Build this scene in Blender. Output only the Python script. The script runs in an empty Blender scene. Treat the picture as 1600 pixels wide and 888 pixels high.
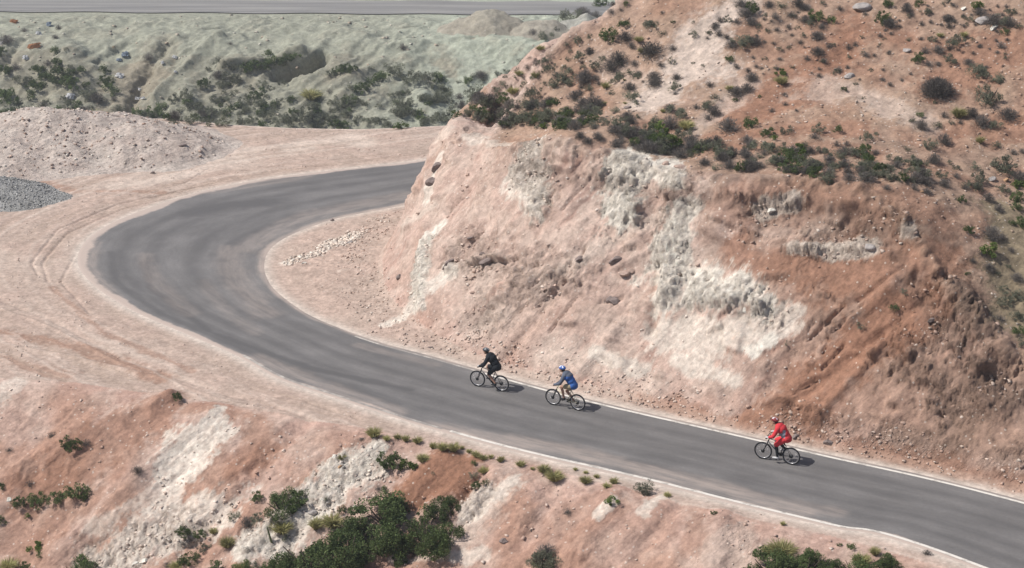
import bpy, bmesh, math, random
import numpy as np
from mathutils import Vector, Matrix
random.seed(7); np.random.seed(7)
R = math.radians
scene = bpy.context.scene
COL = scene.collection

# ---------------------------------------------------------------- camera, world, sun, exposure
CAM_H = 29.4; TILT = R(20.0); FOC = 2945.0          # focal length in photo pixels (photo is 1600 wide)
cam_d = bpy.data.cameras.new('camera'); cam = bpy.data.objects.new('camera', cam_d); COL.objects.link(cam)
cam.location = (0, 0, CAM_H); cam.rotation_euler = (R(90) - TILT, 0, 0)
cam_d.sensor_width = 36; cam_d.lens = FOC / 1600 * 36; cam_d.clip_end = 3000
scene.camera = cam

SUN_DIR = Vector((0.93, 0.06, -1.18)).normalized()   # the way the light travels
sun_d = bpy.data.lights.new('sun', 'SUN'); sun_o = bpy.data.objects.new('sun', sun_d); COL.objects.link(sun_o)
sun_d.energy = 4.2; sun_d.angle = R(0.55); sun_d.color = (1.0, 0.955, 0.9)
sun_o.rotation_euler = SUN_DIR.to_track_quat('-Z', 'Y').to_euler(); sun_o.location = (-60, 0, 80)
world = bpy.data.worlds.new('World'); scene.world = world; world.use_nodes = True
wn = world.node_tree.nodes; wl = world.node_tree.links
for n in list(wn): wn.remove(n)
sky = wn.new('ShaderNodeTexSky'); sky.sky_type = 'NISHITA'; sky.sun_disc = False
to_sun = -SUN_DIR
sky.sun_elevation = math.asin(to_sun.z); sky.sun_rotation = math.atan2(to_sun.x, to_sun.y)
sky.air_density = 1.0; sky.dust_density = 2.5; sky.altitude = 600
bg = wn.new('ShaderNodeBackground'); bg.inputs['Strength'].default_value = 0.085
wo = wn.new('ShaderNodeOutputWorld'); wl.new(sky.outputs[0], bg.inputs[0]); wl.new(bg.outputs[0], wo.inputs[0])
scene.view_settings.view_transform = 'Standard'; scene.view_settings.look = 'None'
scene.view_settings.gamma = 1.0; scene.view_settings.exposure = 0.33
scene.cycles.max_bounces = 4; scene.cycles.diffuse_bounces = 2; scene.cycles.transparent_max_bounces = 4

# ---------------------------------------------------------------- helpers
def tag(o, label=None, cat=None, group=None, kind=None):
    if label: o['label'] = label
    if cat: o['category'] = cat
    if group: o['group'] = group
    if kind: o['kind'] = kind
    return o

def link_mesh(name, me, parent=None):
    o = bpy.data.objects.new(name, me); COL.objects.link(o)
    if parent: o.parent = parent
    return o

def np_mesh(name, verts, faces, smooth=True):
    """verts (N,3) array, faces (M,3|4) int array"""
    me = bpy.data.meshes.new(name)
    k = faces.shape[1]
    me.vertices.add(len(verts)); me.vertices.foreach_set('co', np.asarray(verts, np.float32).ravel())
    me.loops.add(faces.size); me.loops.foreach_set('vertex_index', faces.astype(np.int32).ravel())
    me.polygons.add(len(faces)); me.polygons.foreach_set('loop_start', np.arange(0, faces.size, k, dtype=np.int32))
    me.polygons.foreach_set('loop_total', np.full(len(faces), k, np.int32))
    me.update(calc_edges=True)
    if smooth: me.polygons.foreach_set('use_smooth', np.ones(len(faces), bool))
    return me

_rs = np.random.RandomState(11)
_P = np.concatenate([_rs.permutation(4096)] * 3).astype(np.int32)
_G = _rs.normal(size=(4096, 3)).astype(np.float32); _G /= np.linalg.norm(_G, axis=1)[:, None]
def perlin(x, y, z=None, seed=0):
    x = np.asarray(x, np.float32) + seed * 17.3; y = np.asarray(y, np.float32) - seed * 9.1
    xi = np.floor(x).astype(np.int32); yi = np.floor(y).astype(np.int32)
    xf = x - xi; yf = y - yi
    u = xf * xf * xf * (xf * (xf * 6 - 15) + 10); v = yf * yf * yf * (yf * (yf * 6 - 15) + 10)
    if z is None:
        def g(i, j):
            h = _P[_P[(xi + i) & 4095] + ((yi + j) & 4095)]
            return _G[h, 0] * (xf - i) + _G[h, 1] * (yf - j)
        a = g(0, 0); b = g(1, 0); c = g(0, 1); d = g(1, 1)
        return (a + u * (b - a)) * (1 - v) + (c + u * (d - c)) * v
    z = np.asarray(z, np.float32) + seed * 5.7
    zi = np.floor(z).astype(np.int32); zf = z - zi; w = zf * zf * zf * (zf * (zf * 6 - 15) + 10)
    def g(i, j, k):
        h = _P[_P[_P[(xi + i) & 4095] + ((yi + j) & 4095)] + ((zi + k) & 4095)]
        return _G[h, 0] * (xf - i) + _G[h, 1] * (yf - j) + _G[h, 2] * (zf - k)
    def pl(k):
        a = g(0, 0, k); b = g(1, 0, k); c = g(0, 1, k); d = g(1, 1, k)
        return (a + u * (b - a)) * (1 - v) + (c + u * (d - c)) * v
    p0 = pl(0); p1 = pl(1)
    return p0 + w * (p1 - p0)

def ss(a, b, x):
    t = np.clip((x - a) / (b - a), 0, 1); return t * t * (3 - 2 * t)
def smin(a, b, k):
    h = np.clip(0.5 + 0.5 * (b - a) / k, 0, 1); return b + (a - b) * h - k * h * (1 - h)
def smax(a, b, k): return -smin(-a, -b, k)

ct, st = math.cos(TILT), math.sin(TILT)
def ray(u, v):
    """direction through photo pixel (u, v) as (x, 1, z) with y = 1"""
    a = (u - 800.0) / FOC; b = (444.0 - v) / FOC
    y = ct + b * st; z = -st + b * ct
    return a / y, z / y
def onz(u, v, z=0.0):
    a, s = ray(u, v); y = (z - CAM_H) / s
    return (a * y, y)
def aty(u, v, y):
    a, s = ray(u, v); return (a * y, y, CAM_H + s * y)

def seg_dist(x, y, pts):
    """distance to polyline"""
    best = np.full(x.shape, 1e9, np.float32)
    for (x0, y0), (x1, y1) in zip(pts[:-1], pts[1:]):
        dx, dy = x1 - x0, y1 - y0; L = dx * dx + dy * dy
        t = np.clip(((x - x0) * dx + (y - y0) * dy) / L, 0, 1)
        best = np.minimum(best, (x - x0 - t * dx) ** 2 + (y - y0 - t * dy) ** 2)
    return np.sqrt(best)
def inside(x, y, poly):
    c = np.zeros(x.shape, bool); n = len(poly)
    for i in range(n):
        x0, y0 = poly[i]; x1, y1 = poly[(i + 1) % n]
        if y0 == y1: continue
        c ^= ((y0 > y) != (y1 > y)) & (x < (x1 - x0) * (y - y0) / (y1 - y0) + x0)
    return c
def catmull(P, n):
    P = np.array(P, float); out = []
    Q = np.vstack([2 * P[0] - P[1], P, 2 * P[-1] - P[-2]])
    for i in range(1, len(Q) - 2):
        for t in np.linspace(0, 1, n, endpoint=False):
            a, b, c, d = Q[i - 1], Q[i], Q[i + 1], Q[i + 2]
            out.append(.5 * (2 * b + (c - a) * t + (2 * a - 5 * b + 4 * c - d) * t * t + (3 * b - a - 3 * c + d) * t ** 3))
    out.append(P[-1]); return np.array(out)

# ---------------------------------------------------------------- road outline (surveyed in metres from the photograph)
PAIRS = [((1600, 784), (1440, 855)), ((1450, 746), (1300, 823)), ((1300, 713), (1150, 787)), ((1140, 676), (1000, 749)),
         ((939, 630), (800, 703)), ((791, 591), (650, 661)), ((681, 560), (530, 622)), ((602, 539), (440, 592)),
         ((537, 517), (370, 554)), ((486, 496), (290, 520)), ((452, 475), (225, 492)), ((427, 455), (180, 467)),
         ((413, 436), (146, 441)), ((408, 416), (127, 414)), ((413, 396), (132, 386)), ((429, 379), (163, 358)),
         ((461, 362), (216, 333)), ((515, 343), (300, 305)), ((565, 332), (385, 286)), ((613, 323), (480, 272)),
         ((667, 310), (590, 260))]
inn = [onz(*a) for a, b in PAIRS]; out = [onz(*b) for a, b in PAIRS]
inn = [(47, 40), (27, 52.3)] + inn + [(-0.6, 97.2), (5, 101.5), (14, 106), (34, 112)]
out = [(42, 34.5), (23.2, 46.7)] + out + [(-4.2, 101.2), (1.5, 104.6), (11.5, 111.5), (32, 118.5)]
INN = catmull(inn, 12); OUT = catmull(out, 12)
road_poly = [tuple(p) for p in INN[::3]] + [tuple(p) for p in OUT[::-3]]

# hill toe: where the cut face starts to climb
toe_px = [(1600, 768), (1450, 732), (1300, 702), (1150, 668), (1000, 630), (860, 597), (760, 568), (690, 540), (640, 510),
          (606, 480), (592, 448), (596, 412), (622, 372), (650, 338), (668, 312)]
toe = [onz(*p) for p in toe_px]
toe = [(60, 38), (30, 54.5)] + toe + [(0.0, 98.6), (5, 103.2), (14, 107.8), (34, 114), (70, 122)]
TOE = [tuple(p) for p in catmull(toe, 4)]
TOEPOLY = TOE + [(90, 122), (90, 38)]
emb_px = [(0, 592), (120, 598), (250, 618), (350, 632), (450, 650), (560, 668), (640, 684), (700, 696), (800, 718), (860, 733),
          (930, 752), (1010, 772), (1100, 795), (1180, 812), (1300, 838), (1400, 866), (1480, 888)]
emb = [(-60, 74)] + [onz(*p) for p in emb_px] + [(20, 45), (40, 32), (60, 20)]
EMBPOLY = emb + [(60, 0), (60, -60), (-120, -60), (-120, 60)]
drop_px = [(0, 192), (150, 187), (260, 186), (360, 196), (450, 201), (560, 203), (640, 200), (700, 197)]
drop = [(-70, 107), (-50, 108)] + [onz(*p) for p in drop_px] + [(4, 113), (12, 119), (34, 127), (80, 136)]
DROPPOLY = [(-70, 107)] + drop[1:] + [(200, 160), (400, 900), (-400, 900), (-300, 107)]

def cliff_height(x, y, dt):
    """height of the cut face above a point dt metres inside its toe"""
    nose = ss(-0.5, -3.8, x) * ss(80, 88, y)
    back = ss(0.0, 3.0, y - (96.0 + 0.72 * x - 6.0)) * (x > -4)
    k = 1.12 + 1.6 * nose + 0.7 * np.clip(back, 0, 1) + 0.06 * np.sin(x * .9)
    return k * (dt - 0.35 * (1 - np.exp(-dt / 0.9)))

# top surface of the spur through control points (thin-plate spline)
rim_px = [(703, 192), (735, 200), (800, 206), (870, 206), (940, 212), (1000, 238), (1050, 254), (1110, 262), (1200, 266), (1300, 274),
          (1400, 300), (1450, 345), (1485, 420), (1540, 480), (1600, 540)]
def rim_point(u, v):
    a, s = ray(u, v)
    ys = np.arange(56, 97, 0.03); xs = a * ys; zs = CAM_H + s * ys
    ins = inside(xs, ys, TOEPOLY); dt = np.where(ins, seg_dist(xs, ys, TOE), 0)
    hh = np.where(ins, cliff_height(xs, ys, dt), 0)
    i = np.argmax(hh >= zs); return (xs[i], ys[i], zs[i])
ctrl = [rim_point(*p) for p in rim_px]
ctrl = [c if c[1] > 58 else aty(*p, 87.5) for c, p in zip(ctrl, rim_px)]
ctrl += [aty(722, 150, 88.3), aty(800, 82, 89), aty(900, 2, 89.5), aty(1000, 100, 84), aty(1000, 0, 87.5), aty(1100, 0, 86.5), aty(1200, 130, 81),
         aty(1300, 0, 86), aty(1450, 130, 80), aty(1600, 0, 84.5), aty(1600, 280, 73.5), (6, 96, 13.5), (14, 100, 17), (26, 100, 22), (40, 90, 22), (40, 70, 11), (30, 60, 6)]
C3 = np.array(ctrl)
def _phi(r2): return np.where(r2 > 0, 0.5 * r2 * np.log(np.maximum(r2, 1e-12)), 0)
_n = len(C3); _A = np.zeros((_n + 3, _n + 3)); _r2 = ((C3[:, None, :2] - C3[None, :, :2]) ** 2).sum(-1)
_A[:_n, :_n] = _phi(_r2) + np.eye(_n) * 0.6; _A[:_n, _n] = 1; _A[:_n, _n + 1:] = C3[:, :2]; _A[_n:, :_n] = _A[:_n, _n:].T
_w = np.linalg.solve(_A, np.concatenate([C3[:, 2], [0, 0, 0]]))
def top_surface(x, y):
    z = _w[_n] + _w[_n + 1] * x + _w[_n + 2] * y
    for i in range(_n): z = z + _w[i] * _phi((x - C3[i, 0]) ** 2 + (y - C3[i, 1]) ** 2)
    return z

def base_height(x, y):
    """returns z and the distance fields used for materials"""
    shp = x.shape; z = np.zeros(shp, np.float64)
    ins_h = inside(x, y, TOEPOLY)
    near = (y > 30) & (y < 125) & (x > -20)
    dtoe = np.full(shp, 50.0); dtoe[near] = seg_dist(x[near], y[near], TOE)
    dt = np.where(ins_h, dtoe, -dtoe)
    droad = np.full(shp, 50.0); m = (y > 28) & (y < 125)
    rp = [tuple(p) for p in INN[::3]]; rq = [tuple(p) for p in OUT[::3]]
    di = np.full(shp, 50.0); do = np.full(shp, 50.0)
    di[m] = seg_dist(x[m], y[m], rp); do[m] = seg_dist(x[m], y[m], rq)
    ins_r = inside(x, y, road_poly)
    droad = np.where(ins_r, -np.minimum(di, do), np.minimum(di, do))
    inner_side = (dt > -8) & (di < do) & ~ins_r
    # apron between road edge and toe, rising a little
    ap = np.where(inner_side | ins_h, 0.10 * np.clip(di - 0.8, 0, 9), 0)
    ap = np.where(ins_r, 0, ap)
    hh = np.where(ins_h, cliff_height(x, y, np.maximum(dt, 0)), 0)
    ridge = ins_h & (dt > 0)
    tp = np.zeros(shp); mm = ins_h & (dt > 1.0); tp[mm] = top_surface(x[mm], y[mm])
    tp = np.where(mm, tp, 50)
    hill = np.where(ridge, smin(hh + ap, tp, 0.35), ap)
    z = np.where(ridge, hill, ap)
    # embankment below the outer edge
    ie = inside(x, y, EMBPOLY); de = np.zeros(shp)
    me_ = y < 85; de[me_] = seg_dist(x[me_], y[me_], emb)
    de = np.where(ie, de, -de)
    spur = 0.9 * perlin(x / 7.0 + 3, y / 16.0, seed=3) + 0.4 * perlin(x / 2.8, y / 8.0, seed=4)
    s = np.clip(de, 0, None)
    e = -0.64 * (s - 0.9 * (1 - np.exp(-s / 0.9))) + spur * ss(0.3, 5, s) * 1.1
    valley = np.maximum(e, -14 + 0.02 * x)
    rr = np.sqrt(x * x + y * y)
    camhill = 27.7 - np.clip(rr - 3, 0, None) * 0.97
    e2 = smax(valley, camhill, 2.0)
    z = np.where(ie, e2, z)
    # far drop
    idp = inside(x, y, DROPPOLY); dd = np.where(idp, seg_dist(x, y, drop), 0)
    lip = 0.25 * np.exp(-((dd) / 0.6) ** 2)
    zd = -0.9 * (dd - 0.6 * (1 - np.exp(-dd / 0.6)))
    wav = 1.3 * perlin(x / 13.0, y / 18.0, seed=8)
    far = np.interp(y + wav * 2.2, [100, 150, 168, 181, 187, 194, 200, 206, 216, 230, 300, 420, 700, 1000], [-24, -24, -22.5, -19.9, -17.6, -14.5, -14.05, -14, -14, -13.5, -10, 10, 90, 120])
    far = far + ss(165, 176, y) * ss(204, 188, y) * (1.5 * perlin(x / 8 + y / 14, y / 10, seed=9) + 0.8 * perlin(x / 3.4 + y / 8, y / 5, seed=10))
    far = far + ss(230, 400, y) * 14 * perlin(x / 90, y / 90, seed=12)
    z = np.where(idp, smax(zd, far, 1.5), z)
    return z, dt, droad, di, do, de, dd, ins_h, ins_r, ie, idp

# ---------------------------------------------------------------- fan-shaped ground grid, finest over the bend
def spaced(parts):
    o = []
    for a, b, s in parts: o += list(np.arange(a, b, s))
    return np.array(o)
TH = np.concatenate([np.arange(-66, -18, 1.6), np.arange(-18, -16.6, 0.2), np.arange(-16.6, 16.6, 0.043), np.arange(16.6, 18, 0.2), np.arange(18, 67, 1.6)])
RR = spaced([(2, 40, 1.0), (40, 52, .25), (52, 57, .10), (57, 100, .066), (100, 114, .09), (114, 160, 1.0), (160, 178, .3), (178, 222, .11), (222, 240, .6), (240, 400, 6), (400, 900, 25)])
TR = np.radians(TH)
# rows are planes of equal depth y (not radius) so that they run across the slope
GX = (RR[:, None] * np.tan(np.clip(TR, -1.18, 1.18))[None, :]); GY = np.repeat(RR[:, None], len(TH), 1)
NR, NC = GX.shape
shape = GX.shape
X = GX.ravel(); Y = GY.ravel()
Z0, DT, DROAD, DI, DO, DE, DD, INSH, INSR, IE, IDP = base_height(X, Y)
ZG = Z0.reshape(shape)
TANS = np.tan(np.clip(TR, -1.18, 1.18))
def ground_z(x, y, grid=None):
    g = ZG if grid is None else grid
    r = np.clip(np.interp(y, RR, np.arange(NR)), 0, NR - 1.001); c = np.clip(np.interp(np.asarray(x) / np.asarray(y), TANS, np.arange(NC)), 0, NC - 1.001)
    r0 = r.astype(int); c0 = c.astype(int); fr = r - r0; fc = c - c0
    return (g[r0, c0] * (1 - fr) + g[r0 + 1, c0] * fr) * (1 - fc) + (g[r0, c0 + 1] * (1 - fr) + g[r0 + 1, c0 + 1] * fr) * fc
def hit(u, v, grid=None, y0=42.0):
    """where the sight line through a photo pixel meets the ground"""
    a, s = ray(u, v); ys = np.arange(y0, 260, 0.05)
    zs = CAM_H + s * ys; zz = ground_z(a * ys, ys, grid)
    b = zz >= zs
    i = int(np.argmax(b)) if b.any() else len(ys) - 1
    return np.array((a * ys[i], ys[i], zz[i]))

# ---------------------------------------------------------------- relief: features first, then noise along the surface normal
def mpx(p): return (p[1] * ct + (CAM_H - p[2]) * st) / FOC      # metres per photo pixel at a point
def capsule(px, rpx, grid=None):
    """polyline through photo pixels laid on the ground: returns 3-D points and radius in metres"""
    P = [hit(*p) for p in px]; r = rpx * np.mean([mpx(p) for p in P]); return P, r
def cap_dist(P, pad):
    """distance from every ground vertex to a 3-D polyline, only near it"""
    P = np.array(P); lo = P.min(0) - pad; hi = P.max(0) + pad
    i = np.nonzero((X > lo[0]) & (X < hi[0]) & (Y > lo[1]) & (Y < hi[1]))[0]
    x, y, z = X[i], Y[i], Z0[i]
    if len(P) == 1: return i, np.sqrt((x - P[0][0]) ** 2 + (y - P[0][1]) ** 2 + (z - P[0][2]) ** 2)
    best = np.full(len(i), 1e9)
    for a, b in zip(P[:-1], P[1:]):
        d = b - a; L = (d ** 2).sum()
        t = np.clip(((x - a[0]) * d[0] + (y - a[1]) * d[1] + (z - a[2]) * d[2]) / L, 0, 1)
        best = np.minimum(best, (x - a[0] - t * d[0]) ** 2 + (y - a[1] - t * d[1]) ** 2 + (z - a[2] - t * d[2]) ** 2)
    return i, np.sqrt(best)

vis = (np.abs(X / Y) < 0.31) & (Y > 44) & (Y < 225) & ~((Y > 116) & (Y < 158))
VI = np.nonzero(vis)[0]
def N3(sx, sy, sz, seed, idx=None, Zs=None):
    i = VI if idx is None else idx
    o = np.zeros(X.size, np.float32); o[i] = perlin(X[i] * sx, Y[i] * sy, Z0[i] * sz, seed); return o
warp = N3(.9, .9, .9, 21); warp2 = N3(2.6, 2.6, 2.6, 22); warp3 = N3(7, 7, 7, 23)
edge = 0.5 * warp + 0.35 * warp2 + 0.2 * warp3

# relief features: (pixels, radius px, height m)  along the surface normal
RELIEF = [([(975, 262), (985, 340)], 26, .30), ([(1062, 300), (1045, 455)], 24, .38), ([(1092, 462), (1190, 478)], 16, .34),
          ([(660, 480), (668, 372)], 12, .22), ([(700, 420), (790, 400)], 9, .20), ([(1030, 420), (1020, 520)], 9, -.25),
          ([(905, 395), (840, 500), (790, 560)], 12, -.22), ([(960, 520), (900, 590)], 14, .18), ([(1240, 560), (1180, 630)], 13, -.15),
          ([(1480, 440), (1230, 640)], 11, -.2), ([(1380, 540), (1280, 650)], 9, .22), ([(1500, 460), (1540, 560)], 30, .45),
          ([(1450, 590), (1560, 640)], 22, .25), ([(1430, 420), (1330, 500)], 14, .25), ([(1130, 300), (1330, 320)], 16, .28), ([(1350, 390), (1240, 385)], 12, .26),
          ([(1360, 300), (1400, 330)], 14, -.3), ([(770, 250), (700, 330)], 12, -.18), ([(840, 300), (780, 380)], 14, .18), ([(680, 230), (668, 300)], 8, .25),
          ([(1045, 385), (1010, 395), (960, 420)], 8, .12),
          ([(1240, 618), (1276, 595)], 2, -.18), ([(1283, 582), (1320, 540)], 2, -.18), ([(1262, 532), (1320, 482)], 3, -.25), ([(1340, 472), (1410, 422)], 4, -.2), ([(1300, 522), (1352, 480)], 2.5, -.2), ([(735, 412), (765, 402), (790, 408)], 3, .22), ([(735, 417), (765, 408), (790, 414)], 2.5, -.22),
          ([(940, 475), (972, 468)], 3, -.25), ([(686, 420), (712, 408)], 3, -.25), ([(700, 330), (740, 290)], 3, -.22), ([(905, 415), (912, 392)], 3, -.22), ([(840, 480), (880, 440)], 2.5, -.16), ([(860, 520), (900, 470)], 2.5, -.16), ([(800, 500), (826, 478)], 2.5, -.16), ([(880, 330), (930, 270)], 2.5, -.15), ([(730, 380), (755, 365)], 3, -.2), ([(830, 455), (850, 430)], 2.5, -.16),
          # foreground spoil fans and gullies
          ([(330, 650), (250, 720), (180, 790), (90, 870)], 26, 0.28), ([(260, 620), (130, 680), (20, 740)], 22, 0.15), ([(470, 665), (380, 770), (300, 850)], 22, -0.23),
          ([(590, 700), (500, 760), (390, 870)], 30, 0.25), ([(690, 715), (640, 770)], 26, 0.21), ([(780, 745), (700, 860)], 22, 0.17), ([(760, 735), (640, 880)], 9, -0.17),
          ([(870, 755), (820, 860)], 16, -0.17), ([(960, 775), (910, 870)], 24, 0.20), ([(1060, 790), (1000, 870)], 14, -0.17), ([(1130, 810), (1110, 880)], 24, 0.20),
          ([(270, 622), (240, 640)], 14, 0.23),
          # left yard: berm and ruts
          ([(0, 470), (80, 500), (190, 560), (330, 610), (480, 650)], 5, -.05), ([(0, 482), (80, 512), (190, 570), (330, 620), (480, 660)], 3, .05),
          ([(480, 628), (560, 655)], 3, -.05), ([(0, 540), (120, 560), (220, 585)], 6, .10), ([(60, 430), (50, 410), (90, 360), (180, 320), (340, 285)], 2.2, -.07),
          ([(75, 440), (66, 410), (105, 365), (190, 327), (340, 293)], 2.2, -.07), ([(0, 400), (90, 392)], 2, -.05), ([(0, 412), (100, 402)], 2, -.05), ([(10, 380), (80, 372)], 2, -.04),
          ([(240, 300), (290, 285), (330, 262)], 2, -.06), ([(120, 395), (95, 440), (140, 490)], 2, -.05),
          # far slope: ridges and gullies
          ([(345, 62), (300, 100), (245, 160)], 10, .8), ([(262, 66), (225, 120), (200, 175)], 12, -1.0), ([(40, 60), (0, 110)], 9, -.6), ([(210, 62), (150, 100)], 8, -.5),
          ([(470, 82), (400, 105), (350, 108)], 11, 1.1), ([(500, 90), (480, 104), (440, 118)], 12, -4.2), ([(460, 80), (400, 96)], 5, .5), ([(600, 100), (520, 140)], 14, .5),
          ([(540, 150), (480, 190)], 12, .6), ([(590, 75), (700, 65)], 6, .2), ([(560, 50), (680, 42)], 2.5, -.25), ([(300, 48), (520, 34)], 2.5, -.2), ([(520, 56), (760, 52)], 2, -.2), ([(610, 66), (800, 56)], 2, .25)]
DISP = np.zeros(X.size)
for px, rp, h in RELIEF:
    P, r = capsule(px, rp); i, d = cap_dist(P, r * 2.4)
    d = d + edge[i] * r * .8
    DISP[i] += h * np.exp(-(np.maximum(d, 0) / r) ** 2 * 1.2)

# soft masks: strokes through (pixel u, pixel v, radius px) laid on the ground
def mask(items, soft=1.0, bias=0.0):
    m = np.zeros(X.size)
    for px, w in items:
        P = np.array([hit(p[0], p[1]) for p in px]); r = np.array([p[2] * mpx(q) for p, q in zip(px, P)])
        if len(P) == 1: P = np.vstack([P, P + .01]); r = np.repeat(r, 2)
        pad = r.max() * 2.6; lo = P.min(0) - pad; hi = P.max(0) + pad
        i = np.nonzero((X > lo[0]) & (X < hi[0]) & (Y > lo[1]) & (Y < hi[1]))[0]
        x, y, z = X[i], Y[i], Z0[i]; q = np.full(len(i), 9.0)
        for k in range(len(P) - 1):
            d = P[k + 1] - P[k]; Ld = (d ** 2).sum()
            t = np.clip(((x - P[k][0]) * d[0] + (y - P[k][1]) * d[1] + (z - P[k][2]) * d[2]) / Ld, 0, 1)
            dist = np.sqrt((x - P[k][0] - t * d[0]) ** 2 + (y - P[k][1] - t * d[1]) ** 2 + (z - P[k][2] - t * d[2]) ** 2)
            q = np.minimum(q, dist / (r[k] + (r[k + 1] - r[k]) * t))
        q = q + 1.5 * n1[i] + 1.0 * warp[i] + .9 * warp2[i] + .7 * warp3[i] + .5 * n4m[i] - .5 * rr2[i] - bias
        m[i] = np.maximum(m[i], w * ss(1.0 + .7 * soft, 1.0 - .6 * soft, q))
    return m
n1 = N3(.45, .45, .45, 41); n4m = N3(14, 14, 14, 46)
steep = INSH & (DT > 0.2)
flat = ~(steep | IE | IDP)
onroad = DROAD < 0.15
TOPM = np.zeros(X.size); _i = np.nonzero(INSH & (DT > 1) & vis)[0]
RIMQ = np.full(X.size, -9.0)
RIMQ[_i] = cliff_height(X[_i], Y[_i], DT[_i]) + 0.10 * np.clip(DI[_i] - .8, 0, 9) - top_surface(X[_i], Y[_i])
TOPM[_i] = ss(-.15, .55, RIMQ[_i])
facem = np.where(steep, ss(0.0, 1.2, DT) * (1 - TOPM), 0)
embm = np.where(IE, ss(0, 2.0, DE), 0)
farm = np.where(IDP & (Y > 160) & (Y < 205), 1.0, 0)
def rill(freq_across, freq_along, lean, seed, power=1.0):
    i = np.nonzero(vis & (facem + embm + farm + TOPM > .02))[0]
    vv = Y[i] * .64 + Z0[i] * .77; vv = np.where(IE[i], Y[i] * .85 + Z0[i] * .53, vv)
    c, s_ = math.cos(lean), math.sin(lean)
    a = X[i] * c - vv * s_; b = X[i] * s_ + vv * c
    a = a + .5 * warp[i] + .15 * warp2[i]
    n = perlin(a * freq_across, b * freq_along, seed=seed)
    o = np.zeros(X.size); o[i] = 1 - 2.4 * np.abs(n) ** power; return o
r1 = rill(.9, .10, R(38), 31); r2 = rill(2.6, .22, R(42), 32); r3 = rill(6.5, .5, R(36), 33)
rr2 = np.where(r2 != 0, r2 - .5, 0)

M_white = mask([([(990, 250, 26), (982, 300, 30), (975, 345, 20)], 1.0), ([(1040, 262, 22), (1062, 290, 14)], .8), ([(1075, 330, 16), (1050, 400, 24), (1040, 460, 30)], .75), ([(1090, 455, 26), (1195, 475, 20)], .8), ([(1180, 555, 12), (1200, 538, 12)], 1.0),
                ([(655, 480, 14), (668, 380, 12), (690, 350, 8)], .75), ([(600, 510, 8), (640, 485, 12), (700, 430, 12)], .55), ([(845, 220, 12), (815, 260, 24), (840, 310, 22)], .6), ([(735, 215, 10), (800, 225, 12)], .4), ([(1040, 520, 22), (1130, 530, 30), (1225, 500, 22)], .5), ([(1060, 565, 10), (1150, 600, 12)], .5), ([(930, 555, 8), (1000, 580, 10)], .45), ([(690, 240, 5), (668, 310, 8)], .5),
                ([(345, 645, 8), (325, 690, 28), (290, 735, 36)], .62), ([(330, 800, 36), (250, 835, 42), (170, 885, 30)], .55), ([(250, 770, 12), (160, 830, 14)], .35), ([(590, 705, 10), (550, 735, 26), (490, 785, 32), (400, 860, 26)], .72),
                ([(30, 595, 12), (0, 615, 20)], .4), ([(960, 788, 6), (938, 812, 6)], .5), ([(1035, 775, 10), (1005, 800, 10)], .5), ([(800, 755, 16), (740, 800, 18)], .45),
                ([(1190, 330, 10), (1240, 320, 12)], .5), ([(1240, 390, 7), (1310, 397, 9), (1360, 387, 12)], .5), ([(1420, 365, 9)], .4), ([(450, 412, 10), (500, 395, 14), (560, 365, 10)], .6), ([(620, 878, 8), (760, 870, 10)], .4)], soft=.5, bias=.28)
M_cream = mask([([(1040, 335, 14), (950, 380, 10), (880, 420, 14)], .7), ([(680, 320, 6), (640, 350, 8), (530, 425, 9)], .75), ([(1010, 160, 26), (1080, 110, 40), (1120, 50, 34), (1160, 0, 20)], .9), ([(1080, 205, 14), (1170, 130, 14)], .5), ([(1000, 130, 20), (930, 100, 20)], .3),
                ([(700, 440, 24), (850, 440, 36), (760, 510, 30)], .3), ([(800, 760, 20), (770, 790, 26), (710, 860, 24)], .6), ([(1200, 790, 14), (1130, 880, 24)], .5), ([(860, 560, 26), (1020, 610, 20)], .5), ([(1280, 130, 30), (1430, 190, 26)], .5),
                ([(180, 292, 12), (300, 270, 16), (400, 235, 22), (560, 215, 20), (700, 210, 12)], .8), ([(740, 135, 10), (860, 62, 12)], .2), ([(1180, 690, 8), (1280, 712, 6)], .3), ([(0, 400, 30), (100, 420, 25)], .3), ([(1290, 360, 20), (1200, 380, 14)], .3)])
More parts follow.
